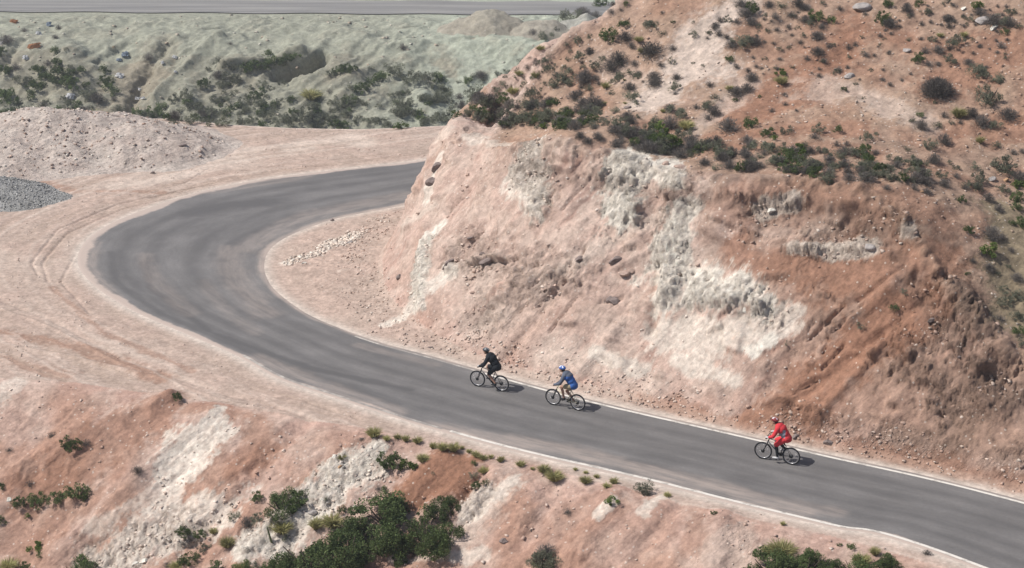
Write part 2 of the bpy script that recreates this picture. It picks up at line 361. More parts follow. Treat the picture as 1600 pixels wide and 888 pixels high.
M_red = mask([([(1180, 660, 20), (1270, 600, 40), (1330, 560, 40), (1450, 470, 30)], .9), ([(1160, 400, 20), (1300, 430, 40), (1470, 420, 34)], .75), ([(1130, 320, 24), (1300, 300, 34), (1460, 340, 30)], .5), ([(1160, 185, 30), (1240, 140, 44), (1340, 50, 30)], .85), ([(1120, 215, 16), (1340, 200, 24)], .7), ([(1320, 40, 24), (1480, 90, 24)], .6),
              ([(1480, 130, 34), (1600, 70, 44)], .75), ([(1500, 210, 24), (1600, 190, 26)], .7), ([(1080, 650, 10), (1300, 700, 14), (1600, 755, 18)], .6), ([(990, 618, 10), (1080, 645, 12)], .55), ([(1150, 230, 20), (1350, 240, 20)], .5),
              ([(270, 625, 20), (225, 660, 30), (150, 710, 40), (60, 760, 34)], .65), ([(300, 640, 14), (400, 650, 14), (410, 700, 24), (360, 740, 14)], .6), ([(140, 780, 20), (30, 850, 28)], .5), ([(740, 718, 14), (700, 740, 34), (650, 780, 22)], 1.0), ([(870, 830, 20), (960, 790, 22)], .35), ([(1090, 800, 12), (1080, 860, 14)], .4),
              ([(0, 520, 12), (130, 545, 12), (250, 590, 16)], .6), ([(0, 560, 12), (100, 590, 14)], .45), ([(80, 450, 5), (160, 520, 6), (300, 580, 6)], .4), ([(900, 30, 20), (1080, 15, 20)], .35), ([(690, 230, 8), (650, 310, 6)], .3), ([(0, 265, 8), (120, 300, 6), (250, 300, 6)], .5), ([(730, 212, 6), (1000, 240, 6)], .4), ([(760, 690, 8), (860, 735, 10)], .3)], bias=.2)
M_brown = mask([([(1260, 290, 30), (1300, 340, 60), (1480, 380, 60)], .75), ([(1220, 420, 26), (1400, 520, 60)], .5), ([(1560, 560, 60), (1500, 680, 50)], .6), ([(1340, 560, 40), (1600, 620, 60)], .5), ([(1400, 700, 30), (1600, 700, 40)], .45), ([(1490, 450, 24), (1530, 520, 44)], .75), ([(1130, 285, 20), (1480, 290, 20)], .5), ([(1100, 330, 12), (1130, 440, 14)], .4),
                ([(1540, 330, 30), (1600, 480, 34)], .6), ([(1380, 230, 20), (1560, 250, 24)], .4), ([(640, 640, 10), (1010, 760, 10)], .25)])
M_gbrown = mask([([(262, 60, 16), (220, 120, 36), (190, 175, 30)], .8), ([(60, 60, 20), (20, 90, 20)], .5), ([(690, 80, 12), (700, 110, 14)], .6), ([(340, 150, 20), (420, 110, 16)], .35), ([(520, 125, 12), (560, 118, 12)], .4), ([(0, 100, 40), (120, 130, 40)], .35), ([(100, 60, 20), (200, 50, 14)], .4)])
M_olive = mask([([(1560, 330, 30), (1590, 500, 34)], .6)])
rub = np.clip(mask([([(975, 262, 34), (985, 335, 34)], 1), ([(1062, 290, 28), (1045, 455, 28)], 1), ([(1092, 462, 24), (1200, 480, 24)], 1), ([(655, 480, 18), (668, 380, 18)], 0.9), ([(720, 400, 36), (880, 440, 36), (760, 480, 36)], 0.7), ([(820, 240, 26), (850, 310, 26)], 1), ([(470, 410, 15), (570, 360, 15)], 1), ([(1250, 390, 22), (1350, 380, 22)], 0.8), ([(1430, 360, 20), (1400, 330, 20)], 0.8), ([(1240, 320, 20), (1180, 340, 20)], 0.7), ([(1500, 450, 44), (1540, 620, 44)], 1), ([(1420, 560, 36), (1500, 640, 36)], 0.9), ([(570, 710, 34), (400, 850, 34)], 0.7), ([(300, 830, 34), (150, 880, 34)], 0.7), ([(760, 770, 24), (640, 870, 24)], 0.7), ([(1240, 660, 20), (1320, 670, 20)], 0.8), ([(1380, 690, 26), (1600, 730, 26)], 0.8), ([(600, 380, 14), (560, 470, 14)], 0.5), ([(1090, 790, 18), (1200, 860, 18)], 0.4), ([(1000, 245, 9), (1350, 275, 9)], 0.6), ([(730, 205, 8), (1000, 235, 8)], 0.6)]), 0, 1)

n3 = N3(3.1, 3.1, 3.1, 42); n4 = N3(6.0, 6.0, 6.0, 43)
b1 = 1 - 3 * np.abs(N3(2.2, 2.2, 3.4, 44)); b2 = 1 - 3 * np.abs(N3(5.0, 5.0, 7.5, 45))
def blocks(scale, seed, w, groove=.7):
    """angular rock blocks: every Voronoi cell gets its own height and tilt"""
    o = np.zeros(X.size); i = np.nonzero(vis & (w > .04))[0]
    x = X[i] * scale + .35 * warp2[i]; y = Y[i] * scale + .35 * warp3[i]; z = Z0[i] * scale * 1.5; xi, yi, zi = [np.floor(t).astype(np.int64) for t in (x, y, z)]
    b1_ = np.full(len(i), 9.0); b2_ = np.full(len(i), 9.0); hv = np.zeros(len(i)); tl = np.zeros(len(i))
    for a in (-1, 0, 1):
        for b in (-1, 0, 1):
            for c in (-1, 0, 1):
                h = _P[(_P[(_P[(xi + a + seed) & 4095] + yi + b) & 4095] + zi + c) & 4095]; g = _G[h]
                dx, dy, dz = xi + a + .5 + g[:, 0] * .48 - x, yi + b + .5 + g[:, 1] * .48 - y, zi + c + .5 + g[:, 2] * .48 - z; d = dx * dx + dy * dy + dz * dz
                m = d < b1_; b2_ = np.where(m, b1_, np.minimum(b2_, d)); b1_ = np.where(m, d, b1_)
                g2 = _G[(h * 7 + 13) & 4095]; hv = np.where(m, g2[:, 0], hv); tl = np.where(m, dx * g2[:, 1] + dz * g2[:, 2], tl)
    gap = np.sqrt(b2_) - np.sqrt(b1_)
    o[i] = w[i] * (hv * .8 + tl * .9 - groove * np.exp(-(gap / .10) ** 2)); return o
rubw = np.clip(rub * 1.15, 0, 1)
def slabs(freq, el, lean, seed, w):
    """flat angular facets drawn out along the fall line"""
    global X, Y, Z0
    vv = np.where(IE, Y * .85 + Z0 * .53, Y * .64 + Z0 * .77); c, s_ = math.cos(lean), math.sin(lean)
    a_ = (X * c - vv * s_) + .25 * warp + .10 * warp2; b_ = (X * s_ + vv * c) / el
    k = (X, Y, Z0); X, Y, Z0 = a_, b_, (Z0 * .64 - Y * .2) * .6
    o = blocks(freq, seed, w, .25); X, Y, Z0 = k; return o
craggy = np.clip(ss(-.12, .30, n1 * 1.2 + .6 * warp) * .75 + .18 + .3 * rub, 0, 1) * np.where(steep, ss(.6, 3.2, DT), 1)
facets = craggy * (.15 * slabs(.75, 2.8, R(40), 11, facem) + .055 * slabs(1.9, 3.4, R(44), 15, facem + .5 * embm) + .030 * slabs(4.4, 2.8, R(40), 19, facem + .6 * embm))
blk = .13 * blocks(1.7, 3, rubw * (.5 + .5 * craggy)) + .07 * blocks(4.4, 5, rubw) + .022 * blocks(9.5, 9, np.clip(rubw * .8 + .12 * craggy * (facem > .2) + .12 * (embm > .2), 0, 1))
face_d = facem * (.24 * n1 + .07 * r1 + .02 * r2 + .03 * warp2 + .012 * n3) + facem * (.10 + .5 * rub) * (.08 * b1 + .05 * b2 + .03 * n4)
# broken ledges leaning across the bare face
led = N3(.5, .5, 2.6, 47); led2 = N3(1.3, 1.3, 6.0, 48); brk = ss(.05, .3, N3(.7, .7, .7, 49))
face_d += facem * brk * (.16 * ss(-.06, .06, led) + .07 * ss(-.05, .05, led2) * (.4 + rub))
top_d = TOPM * (.22 * warp + .08 * warp2 + .02 * n3)
emb_d = embm * (.24 * n1 + .09 * r1 + .04 * r2 + .014 * r3 + .08 * warp2 + .018 * n3 + .012 * n4)
far_d = farm * (.25 * warp + .45 * n1 + .08 * warp2 + .20 * r1)
yard = np.where(flat & ~onroad, ss(.2, 1.6, DROAD), 0)
tracks = np.zeros(X.size); _k = np.nonzero(vis & flat & (DO < 25))[0]; tracks[_k] = perlin(DO[_k] * 1.5 + .7 * warp[_k] + .15 * warp2[_k], X[_k] * .05 + Y[_k] * .05, seed=55) + .5 * perlin(DO[_k] * 4.2 + .9 * warp[_k], X[_k] * .12, seed=56)
yard_d = yard * .05 * np.where(DI > DO, tracks, 0) + yard * (.06 * n1 + .05 * warp + .03 * warp2 + .016 * n3)
apron = np.where(flat & (DI < 6) & (DO > DI) & ~onroad, ss(.5, 1.8, DI), 0)
yard_d += apron * (.035 * b2 + .03 * n3)
rimband = (np.exp(-((RIMQ + .05) / .28) ** 2) * (0.6 + .9 * warp2) - .9 * np.exp(-((RIMQ + .75) / .3) ** 2)) * ss(-2.0, 1.0, X) * facem ** .2
DISP += facets + blk * (facem + embm) + face_d + top_d + emb_d + far_d + yard_d + .22 * rimband * ss(-.4, .4, warp2 + .1)
DISP *= np.where(onroad, 0, 1)
DISP *= np.where(flat, ss(.05, .5, DROAD), 1)

P0 = np.stack([X, Y, Z0], 1).reshape(NR, NC, 3)
tr_ = np.gradient(P0, axis=0); tc_ = np.gradient(P0, axis=1)
NRM = np.cross(tc_, tr_); NRM /= np.maximum(np.linalg.norm(NRM, axis=2), 1e-9)[..., None]
for _ in range(4):
    NRM[1:-1, 1:-1] = (NRM[1:-1, 1:-1] * 2 + NRM[:-2, 1:-1] + NRM[2:, 1:-1] + NRM[1:-1, :-2] + NRM[1:-1, 2:]) / 6
NRM /= np.maximum(np.linalg.norm(NRM, axis=2), 1e-9)[..., None]
PF = P0.reshape(-1, 3) + NRM.reshape(-1, 3) * DISP[:, None]
PF[:, 2] -= np.where(DROAD < 0, np.minimum(.05, -DROAD * .4), 0)        # bed under the asphalt
ZF = PF[:, 2].reshape(NR, NC)

# ---------------------------------------------------------------- earth colours, per vertex
def C(*c): return np.array(c)
pink = C(.405, .272, .220); tan = C(.325, .222, .158); red = C(.275, .145, .093); brown = C(.225, .152, .112); white = C(.68, .625, .54); cream = C(.53, .435, .365)
dirt = C(.39, .305, .25); dust = C(.54, .475, .41); green = C(.335, .355, .283); ggrey = C(.25, .245, .19); gbrown = C(.25, .215, .16); olive = C(.20, .18, .11); pink2 = C(.415, .305, .25)
A = np.tile(pink, (X.size, 1)).astype(np.float64)
def mixc(m, c):
    global A
    A += np.clip(m, 0, 1)[:, None] * (c[None] - A)
mixc(ss(-.15, .3, warp + .3 * warp2) * .4, cream); mixc(ss(0, .3, n1) * .22, red); mixc(ss(.0, .35, r2) * facem * .3, cream); mixc(ss(-.1, -.9, r1) * facem * .35, red * 1.1)
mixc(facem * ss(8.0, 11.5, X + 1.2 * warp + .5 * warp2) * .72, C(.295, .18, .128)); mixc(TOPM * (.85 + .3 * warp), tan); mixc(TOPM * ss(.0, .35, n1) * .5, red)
mixc(np.where(flat, .85, 0), dirt); mixc(np.where(flat, ss(-.2, .3, n1 + .5 * warp), 0) * .5, pink2)
mixc(embm * .4, C(.42, .30, .24)); mixc(embm * ss(.0, .4, n1 + .3 * r1) * .5, red * 1.15)
mixc(M_brown, brown); mixc(M_red, red); mixc(M_cream, cream); mixc(M_white * (1.15 + .7 * warp3), white); mixc(M_olive, olive)
_t = np.where(flat & (DI > DO), ss(.15, 1.0, DROAD), 0)
mixc(_t * ss(.02, .35, tracks) * .55, cream); mixc(_t * ss(-.02, -.35, tracks) * .5, C(.33, .25, .195))
# far side of the gully
fz = ss(-18.0, -14.6, Z0)
mixc(np.where(IDP & (Y > 118), 1.0, 0), ggrey); mixc(np.where(IDP & (Y > 118), ss(-18, -3, X + 4 * warp) * .95, 0), green)
mixc(np.where(IDP & (Y > 118), M_gbrown, 0), gbrown); mixc(np.where(IDP & (Y > 170), ss(.15, .45, n1 + .4 * warp2) * .35, 0), gbrown * 1.15); mixc(np.where(IDP & (Y > 192), .3, 0), green * 1.08)
mixc(np.where(IDP & (DD < 8) & (Y < 125), 1.0, 0), cream * .95)
# dusty verge along the asphalt, turned-up soil on the rim lip, overhang shade painted dark beneath it
mixc(np.where(flat, np.exp(-(np.clip(DROAD, 0, 9) / .45) ** 2) * .85, 0), dust)
mixc(np.clip(-rimband, 0, 1) * .5, C(.16, .11, .085)); mixc(np.clip(rimband, 0, 1) * .5, C(.20, .15, .11))
A *= (1 + .22 * warp3 * (.5 + rub) + .12 * warp2 + .10 * n4 * (.4 + rub))[:, None]
# crack shading of the crumbling rock, darkened into its colour
A *= (1 - .28 * rub * ss(-.4, -1.4, b2))[:, None]
A = np.clip(A, .02, .75)

# ---------------------------------------------------------------- materials
def new_mat(name):
    m = bpy.data.materials.new(name); m.use_nodes = True; nt = m.node_tree
    b = nt.nodes['Principled BSDF']; b.inputs['Roughness'].default_value = .95
    b.inputs['Specular IOR Level'].default_value = .2
    return m, nt, b
def nd(nt, t, **kw):
    n = nt.nodes.new(t)
    for k, v in kw.items():
        if k in n.inputs: n.inputs[k].default_value = v
        else: setattr(n, k, v)
    return n
def earth_mat(name, scale=1.0, bump=.9, speck=.5, ledges=0):
    m, nt, b = new_mat(name); L = nt.links
    at = nd(nt, 'ShaderNodeAttribute', attribute_name='earth'); tc = nd(nt, 'ShaderNodeTexCoord')
    n1_ = nd(nt, 'ShaderNodeTexNoise', Scale=4.5 * scale, Detail=10.0, Roughness=.78); L.new(tc.outputs['Object'], n1_.inputs['Vector'])
    n2_ = nd(nt, 'ShaderNodeTexNoise', Scale=1.3 * scale, Detail=6.0, Roughness=.6); L.new(tc.outputs['Object'], n2_.inputs['Vector'])
    r1_ = nd(nt, 'ShaderNodeMapRange'); r1_.inputs[1].default_value = .3; r1_.inputs[2].default_value = .7; r1_.inputs[3].default_value = .62; r1_.inputs[4].default_value = 1.36; L.new(n1_.outputs[0], r1_.inputs[0])
    r2_ = nd(nt, 'ShaderNodeMapRange'); r2_.inputs[1].default_value = .35; r2_.inputs[2].default_value = .65; r2_.inputs[3].default_value = .88; r2_.inputs[4].default_value = 1.12; L.new(n2_.outputs[0], r2_.inputs[0])
    mu = nd(nt, 'ShaderNodeMath', operation='MULTIPLY'); L.new(r1_.outputs[0], mu.inputs[0]); L.new(r2_.outputs[0], mu.inputs[1])
    mx = nd(nt, 'ShaderNodeVectorMath', operation='SCALE'); L.new(at.outputs['Color'], mx.inputs[0]); L.new(mu.outputs[0], mx.inputs['Scale'])
    # pale pebbles
    vo = nd(nt, 'ShaderNodeTexVoronoi', Scale=7.0 * scale); L.new(tc.outputs['Object'], vo.inputs['Vector'])
    sx = nd(nt, 'ShaderNodeSeparateColor'); L.new(vo.outputs['Color'], sx.inputs[0])
    th = nd(nt, 'ShaderNodeMath', operation='GREATER_THAN'); th.inputs[1].default_value = .90; L.new(sx.outputs[0], th.inputs[0])
    ds = nd(nt, 'ShaderNodeMath', operation='LESS_THAN'); ds.inputs[1].default_value = .30; L.new(vo.outputs['Distance'], ds.inputs[0])
    pm = nd(nt, 'ShaderNodeMath', operation='MULTIPLY'); L.new(th.outputs[0], pm.inputs[0]); L.new(ds.outputs[0], pm.inputs[1])
    pf = nd(nt, 'ShaderNodeMath', operation='MULTIPLY'); L.new(pm.outputs[0], pf.inputs[0]); pf.inputs[1].default_value = speck
    mc = nd(nt, 'ShaderNodeMix', data_type='RGBA'); L.new(pf.outputs[0], mc.inputs[0]); L.new(mx.outputs[0], mc.inputs[6]); mc.inputs[7].default_value = (.62, .55, .48, 1)
    L.new(mc.outputs[2], b.inputs['Base Color'])
    n3_ = nd(nt, 'ShaderNodeTexNoise', Scale=3.4 * scale, Detail=12.0, Roughness=.80); L.new(tc.outputs['Object'], n3_.inputs['Vector'])
    ad = nd(nt, 'ShaderNodeMath', operation='ADD'); L.new(n3_.outputs[0], ad.inputs[0])
    pk = nd(nt, 'ShaderNodeMath', operation='MULTIPLY'); pk.inputs[1].default_value = .12; L.new(pm.outputs[0], pk.inputs[0]); L.new(pk.outputs[0], ad.inputs[1])
    # thin broken ledges running with the lean of the strata
    if ledges:
        cmb = nd(nt, 'ShaderNodeCombineXYZ')
        for k_, (dv_, sc_k) in enumerate([((.74, .42, .53), .55), ((-.63, .66, .41), 2.6), ((.24, .62, -.75), 2.6)]):
            dt_ = nd(nt, 'ShaderNodeVectorMath', operation='DOT_PRODUCT'); dt_.inputs[1].default_value = tuple(q * sc_k for q in dv_); L.new(tc.outputs['Object'], dt_.inputs[0]); L.new(dt_.outputs['Value'], cmb.inputs[k_])
        ln = nd(nt, 'ShaderNodeTexNoise', Scale=1.0, Detail=5.0, Roughness=.62); L.new(cmb.outputs[0], ln.inputs['Vector'])
        st1 = nd(nt, 'ShaderNodeValToRGB'); L.new(ln.outputs[0], st1.inputs[0]); cr = st1.color_ramp; cr.elements[0].position = .0; cr.elements[0].color = (0, 0, 0, 1); cr.elements[1].position = 1; cr.elements[1].color = (1, 1, 1, 1)
        for ps, vl in ((.40, .1), (.412, .3), (.50, .38), (.512, .62), (.60, .7), (.612, .92)): e_ = cr.elements.new(ps); e_.color = (vl, vl, vl, 1)
        lm = nd(nt, 'ShaderNodeMath', operation='MULTIPLY'); L.new(st1.outputs[0], lm.inputs[0]); lm.inputs[1].default_value = ledges
        a2_ = nd(nt, 'ShaderNodeMath', operation='ADD'); L.new(ad.outputs[0], a2_.inputs[0]); L.new(lm.outputs[0], a2_.inputs[1]); ad = a2_
    rs_ = nd(nt, 'ShaderNodeMapRange'); rs_.inputs[3].default_value = bump * .5; rs_.inputs[4].default_value = bump; L.new(at.outputs['Alpha'], rs_.inputs[0])
    bp = nd(nt, 'ShaderNodeBump', Distance=.20 / scale); L.new(rs_.outputs[0], bp.inputs['Strength']); L.new(ad.outputs[0], bp.inputs['Height']); L.new(bp.outputs[0], b.inputs['Normal'])
    return m
m_earth = earth_mat('earth', ledges=1.0); m_far = earth_mat('pale_green_earth', .45, .8, .25); m_dirt = earth_mat('packed_dirt', 1.0, .35, .35)

# ---------------------------------------------------------------- split the sheet into ground / hill / embankment / far slope
idx = np.arange(X.size).reshape(NR, NC)
Q = np.stack([idx[:-1, :-1], idx[:-1, 1:], idx[1:, 1:], idx[1:, :-1]], -1).reshape(-1, 4)
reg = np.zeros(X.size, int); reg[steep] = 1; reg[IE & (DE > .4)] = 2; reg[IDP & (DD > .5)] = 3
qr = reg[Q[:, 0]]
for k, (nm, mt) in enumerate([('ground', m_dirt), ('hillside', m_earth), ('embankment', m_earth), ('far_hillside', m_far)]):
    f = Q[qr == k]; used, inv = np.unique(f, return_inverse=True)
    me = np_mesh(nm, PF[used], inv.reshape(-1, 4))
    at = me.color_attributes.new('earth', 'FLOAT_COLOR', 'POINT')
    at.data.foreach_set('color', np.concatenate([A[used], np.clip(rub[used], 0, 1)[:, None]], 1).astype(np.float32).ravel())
    me.materials.append(mt); o = link_mesh(nm, me); o['kind'] = 'structure'

def gz(x, y): return float(ground_z(np.array([x]), np.array([y]), ZF)[0])
def gnorm(x, y):
    e = .15
    n = Vector((gz(x - e, y) - gz(x + e, y), gz(x, y - e) - gz(x, y + e), 2 * e)); return n.normalized()

# ---------------------------------------------------------------- road sheet
def strip(u0, u1, n, z, s=None):
    u = np.linspace(u0, u1, n); I = INN; O = OUT
    wob = .05 * perlin(np.arange(len(I)) * .35, np.zeros(len(I)), seed=51)
    V = I[:, None, :] * (1 - u[None, :, None]) + O[:, None, :] * u[None, :, None]
    return V
def road_mesh():
    n = 60; V = strip(-.03, 1.03, n, 0); m = len(V)
    j = .06 * perlin(np.arange(m) * .9, np.zeros(m), seed=52); k = .10 * perlin(np.arange(m) * .7, np.ones(m) * 5, seed=53)
    d = OUT - INN; d /= np.linalg.norm(d, axis=1)[:, None]
    V[:, 0] += d * j[:, None]; V[:, -1] += d * k[:, None]
    z = np.full((m, n), .012); z[:, 0] = -.03; z[:, -1] = -.03
    co = np.concatenate([V, z[..., None]], 2).reshape(-1, 3)
    ii = np.arange(m * n).reshape(m, n)
    F = np.stack([ii[:-1, :-1], ii[1:, :-1], ii[1:, 1:], ii[:-1, 1:]], -1).reshape(-1, 4)
    me = np_mesh('road', co, F)
    c = (INN + OUT) / 2; al = np.concatenate([[0], np.cumsum(np.linalg.norm(np.diff(c, axis=0), axis=1))])
    uvv = np.stack([np.repeat(np.linspace(-.03, 1.03, n)[None], m, 0), np.repeat(al[:, None], n, 1)], -1).reshape(-1, 2)
    uv = me.uv_layers.new(name='UVMap'); li = np.zeros(len(me.loops), np.int32); me.loops.foreach_get('vertex_index', li)
    uv.data.foreach_set('uv', uvv[li].astype(np.float32).ravel())
    # patches and dust lying on the asphalt
    dv = np.zeros(len(co)); pv = np.zeros(len(co))
    xx, yy = co[:, 0], co[:, 1]; wn_ = .5 * perlin(xx * .8, yy * .8, seed=61) + .35 * perlin(xx * 2.2, yy * 2.2, seed=62)
    def stain(px, r, w, arr):
        P = [onz(*p) for p in px]; d_ = seg_dist(xx, yy, P) if len(P) > 1 else np.hypot(xx - P[0][0], yy - P[0][1])
        np.maximum(arr, w * ss(1.3 * r, .3 * r, d_ + wn_ * r), out=arr)
    for px, r, w in [([(320, 440), (345, 480), (400, 520)], .4, .25), ([(360, 390), (365, 430), (410, 490)], .8, .38), ([(380, 390), (470, 340), (640, 305)], .8, .42), ([(560, 650), (700, 672), (900, 706), (1150, 770), (1260, 800)], .55, .75),
                     ([(400, 560), (500, 600), (620, 645)], .5, .5), ([(150, 380), (140, 420), (180, 465)], .35, .5), ([(330, 300), (480, 276)], .5, .4), ([(1000, 745), (1300, 800)], .45, .5), ([(225, 400), (240, 440), (300, 490)], .5, .3), ([(680, 570), (560, 540)], .3, .3)]:
        stain(px, r, w, dv)
    for px, r, w in [([(290, 335), (350, 322), (420, 316)], 1.0, .8), ([(330, 360), (400, 345)], 1.4, .35), ([(225, 410), (235, 450), (330, 520), (480, 575), (640, 610)], .30, .85), ([(175, 395), (180, 440), (250, 490), (420, 562), (620, 632)], .28, .7), ([(560, 470), (600, 480)], .3, .2),
                     ([(440, 470), (560, 535), (720, 590)], .5, .35), ([(640, 620), (800, 655), (1000, 690), (1200, 745)], .4, .4), ([(860, 665), (900, 690)], .5, .4), ([(420, 285), (500, 275), (640, 262)], .6, .35), ([(1150, 750), (1600, 830)], .5, .4), ([(1000, 680), (1300, 740), (1600, 800)], .35, .25)]:
        stain(px, r, w, pv)
    uu = uvv[:, 0] + .012 * perlin(uvv[:, 1] * .9, uvv[:, 1] * 0, seed=64); dv = np.maximum(dv, .95 * ss(.955, .985, uu)); dv = np.maximum(dv, .8 * ss(.03, .008, uu))
    for cu, wd in ((.20, .06), (.38, .05), (.62, .06), (.78, .05)): pv = np.maximum(pv, .55 * np.exp(-((uu - cu) / wd) ** 2) * (1 + wn_))
    at = me.color_attributes.new('wear', 'FLOAT_COLOR', 'POINT')
    at.data.foreach_set('color', np.stack([dv, pv, dv * 0, dv * 0 + 1], 1).astype(np.float32).ravel())
    return me
INN0, OUT0 = INN, OUT
INN = catmull(INN[::4], 12) if False else INN; 
def densify(P, k):
    t = np.arange(len(P)); tt = np.linspace(0, len(P) - 1, (len(P) - 1) * k + 1)
    return np.stack([np.interp(tt, t, P[:, 0]), np.interp(tt, t, P[:, 1])], 1)
INN, OUT = densify(INN, 3), densify(OUT, 3)
m_road, nt, b = new_mat('asphalt'); L = nt.links
b.inputs['Roughness'].default_value = .85; b.inputs['Specular IOR Level'].default_value = .3
uv = nd(nt, 'ShaderNodeUVMap', uv_map='UVMap'); sp = nd(nt, 'ShaderNodeSeparateXYZ'); L.new(uv.outputs[0], sp.inputs[0])
mp = nd(nt, 'ShaderNodeMapping'); L.new(uv.outputs[0], mp.inputs[0]); mp.inputs['Scale'].default_value = (22, .5, 1)
streak = nd(nt, 'ShaderNodeTexNoise', Scale=1.0, Detail=9.0, Roughness=.72); L.new(mp.outputs[0], streak.inputs['Vector'])
tc = nd(nt, 'ShaderNodeTexCoord'); big = nd(nt, 'ShaderNodeTexNoise', Scale=.45, Detail=6.0, Roughness=.6); L.new(tc.outputs['Object'], big.inputs['Vector'])
grit = nd(nt, 'ShaderNodeTexNoise', Scale=9.0, Detail=9.0, Roughness=.85); L.new(tc.outputs['Object'], grit.inputs['Vector'])
r = nd(nt, 'ShaderNodeValToRGB'); L.new(streak.outputs[0], r.inputs[0])
r.color_ramp.elements[0].position = .3; r.color_ramp.elements[0].color = (.132, .126, .123, 1); r.color_ramp.elements[1].position = .72; r.color_ramp.elements[1].color = (.182, .172, .165, 1)
gm = nd(nt, 'ShaderNodeMapRange'); gm.inputs[1].default_value = .3; gm.inputs[2].default_value = .7; gm.inputs[3].default_value = .82; gm.inputs[4].default_value = 1.18; L.new(grit.outputs[0], gm.inputs[0])
bm_ = nd(nt, 'ShaderNodeMapRange'); bm_.inputs[1].default_value = .3; bm_.inputs[2].default_value = .7; bm_.inputs[3].default_value = .85; bm_.inputs[4].default_value = 1.15; L.new(big.outputs[0], bm_.inputs[0])
mm_ = nd(nt, 'ShaderNodeMath', operation='MULTIPLY'); L.new(gm.outputs[0], mm_.inputs[0]); L.new(bm_.outputs[0], mm_.inputs[1])
sc_ = nd(nt, 'ShaderNodeVectorMath', operation='SCALE'); L.new(r.outputs[0], sc_.inputs[0]); L.new(mm_.outputs[0], sc_.inputs['Scale'])
wa = nd(nt, 'ShaderNodeAttribute', attribute_name='wear'); ws = nd(nt, 'ShaderNodeSeparateColor'); L.new(wa.outputs['Color'], ws.inputs[0])
pmx = nd(nt, 'ShaderNodeMix', data_type='RGBA'); L.new(ws.outputs[1], pmx.inputs[0]); L.new(sc_.outputs[0], pmx.inputs[6]); pmx.inputs[7].default_value = (.090, .086, .085, 1)
dmul = nd(nt, 'ShaderNodeMapRange'); dmul.inputs[1].default_value = .35; dmul.inputs[2].default_value = .62; dmul.inputs[3].default_value = .25; dmul.inputs[4].default_value = 1.0; L.new(streak.outputs[0], dmul.inputs[0])
dm = nd(nt, 'ShaderNodeMath', operation='MULTIPLY'); L.new(dmul.outputs[0], dm.inputs[0]); L.new(ws.outputs[0], dm.inputs[1])
dmx = nd(nt, 'ShaderNodeMix', data_type='RGBA'); L.new(dm.outputs[0], dmx.inputs[0]); L.new(pmx.outputs[2], dmx.inputs[6]); dmx.inputs[7].default_value = (.36, .30, .26, 1)
# dust blown in from both edges
def edge_dust(lo, hi, inv):
    n = nd(nt, 'ShaderNodeMapRange', interpolation_type='SMOOTHSTEP'); n.inputs[1].default_value = lo; n.inputs[2].default_value = hi; n.inputs[3].default_value = 0 if not inv else 1; n.inputs[4].default_value = 1 if not inv else 0
    off = nd(nt, 'ShaderNodeMath', operation='MULTIPLY_ADD'); off.inputs[1].default_value = .16; L.new(big.outputs[0], off.inputs[0]); L.new(sp.outputs[0], off.inputs[2]); L.new(off.outputs[0], n.inputs[0]); return n
e1 = edge_dust(1.03, 1.06, False); e2 = edge_dust(.03, .10, True)
em = nd(nt, 'ShaderNodeMath', operation='MAXIMUM'); L.new(e1.outputs[0], em.inputs[0]); L.new(e2.outputs[0], em.inputs[1])
emx = nd(nt, 'ShaderNodeMix', data_type='RGBA'); L.new(em.outputs[0], emx.inputs[0]); L.new(dmx.outputs[2], emx.inputs[6]); emx.inputs[7].default_value = (.43, .35, .30, 1)
L.new(emx.outputs[2], b.inputs['Base Color'])
bp = nd(nt, 'ShaderNodeBump', Strength=.4, Distance=.02); L.new(grit.outputs[0], bp.inputs['Height']); L.new(bp.outputs[0], b.inputs['Normal'])
me = road_mesh(); me.materials.append(m_road); o = link_mesh('road', me); o['kind'] = 'structure'

# worn white edge lines, a sheet 4 mm above the asphalt
m_line, nt, b = new_mat('worn_road_paint'); L = nt.links
tc = nd(nt, 'ShaderNodeTexCoord'); nn = nd(nt, 'ShaderNodeTexNoise', Scale=1.6, Detail=8.0, Roughness=.75); L.new(tc.outputs['Object'], nn.inputs['Vector'])
rr_ = nd(nt, 'ShaderNodeValToRGB'); L.new(nn.outputs[0], rr_.inputs[0]); rr_.color_ramp.elements[0].position = .36; rr_.color_ramp.elements[0].color = (.30, .27, .24, 1); rr_.color_ramp.elements[1].position = .50; rr_.color_ramp.elements[1].color = (.64, .60, .54, 1)
L.new(rr_.outputs[0], b.inputs['Base Color'])
def line_strip(curve, other, a, bpt, off, width, z=.017):
    d = other - curve; d /= np.linalg.norm(d, axis=1)[:, None]
    xa, xb = onz(*a), onz(*bpt)
    i0 = int(np.argmin(np.hypot(*(curve - xa).T))); i1 = int(np.argmin(np.hypot(*(curve - xb).T)))
    if i0 > i1: i0, i1 = i1, i0
    c = curve[i0:i1 + 1]; dd_ = d[i0:i1 + 1]; k = np.arange(len(c)); jw = .018 * perlin(k * .6, k * 0, seed=71)
    a_ = c + dd_ * (off + jw)[:, None]; b_ = c + dd_ * (off + width + jw * .6)[:, None]
    co = np.zeros((2 * len(c), 3)); co[0::2, :2] = a_; co[1::2, :2] = b_; co[:, 2] = z
    i = np.arange(len(c) - 1) * 2
    return co, np.stack([i, i + 2, i + 3, i + 1], 1)
m_faint, nt, b = new_mat('faint_road_paint'); L = nt.links
tc = nd(nt, 'ShaderNodeTexCoord'); nn = nd(nt, 'ShaderNodeTexNoise', Scale=.9, Detail=9.0, Roughness=.8); L.new(tc.outputs['Object'], nn.inputs['Vector'])
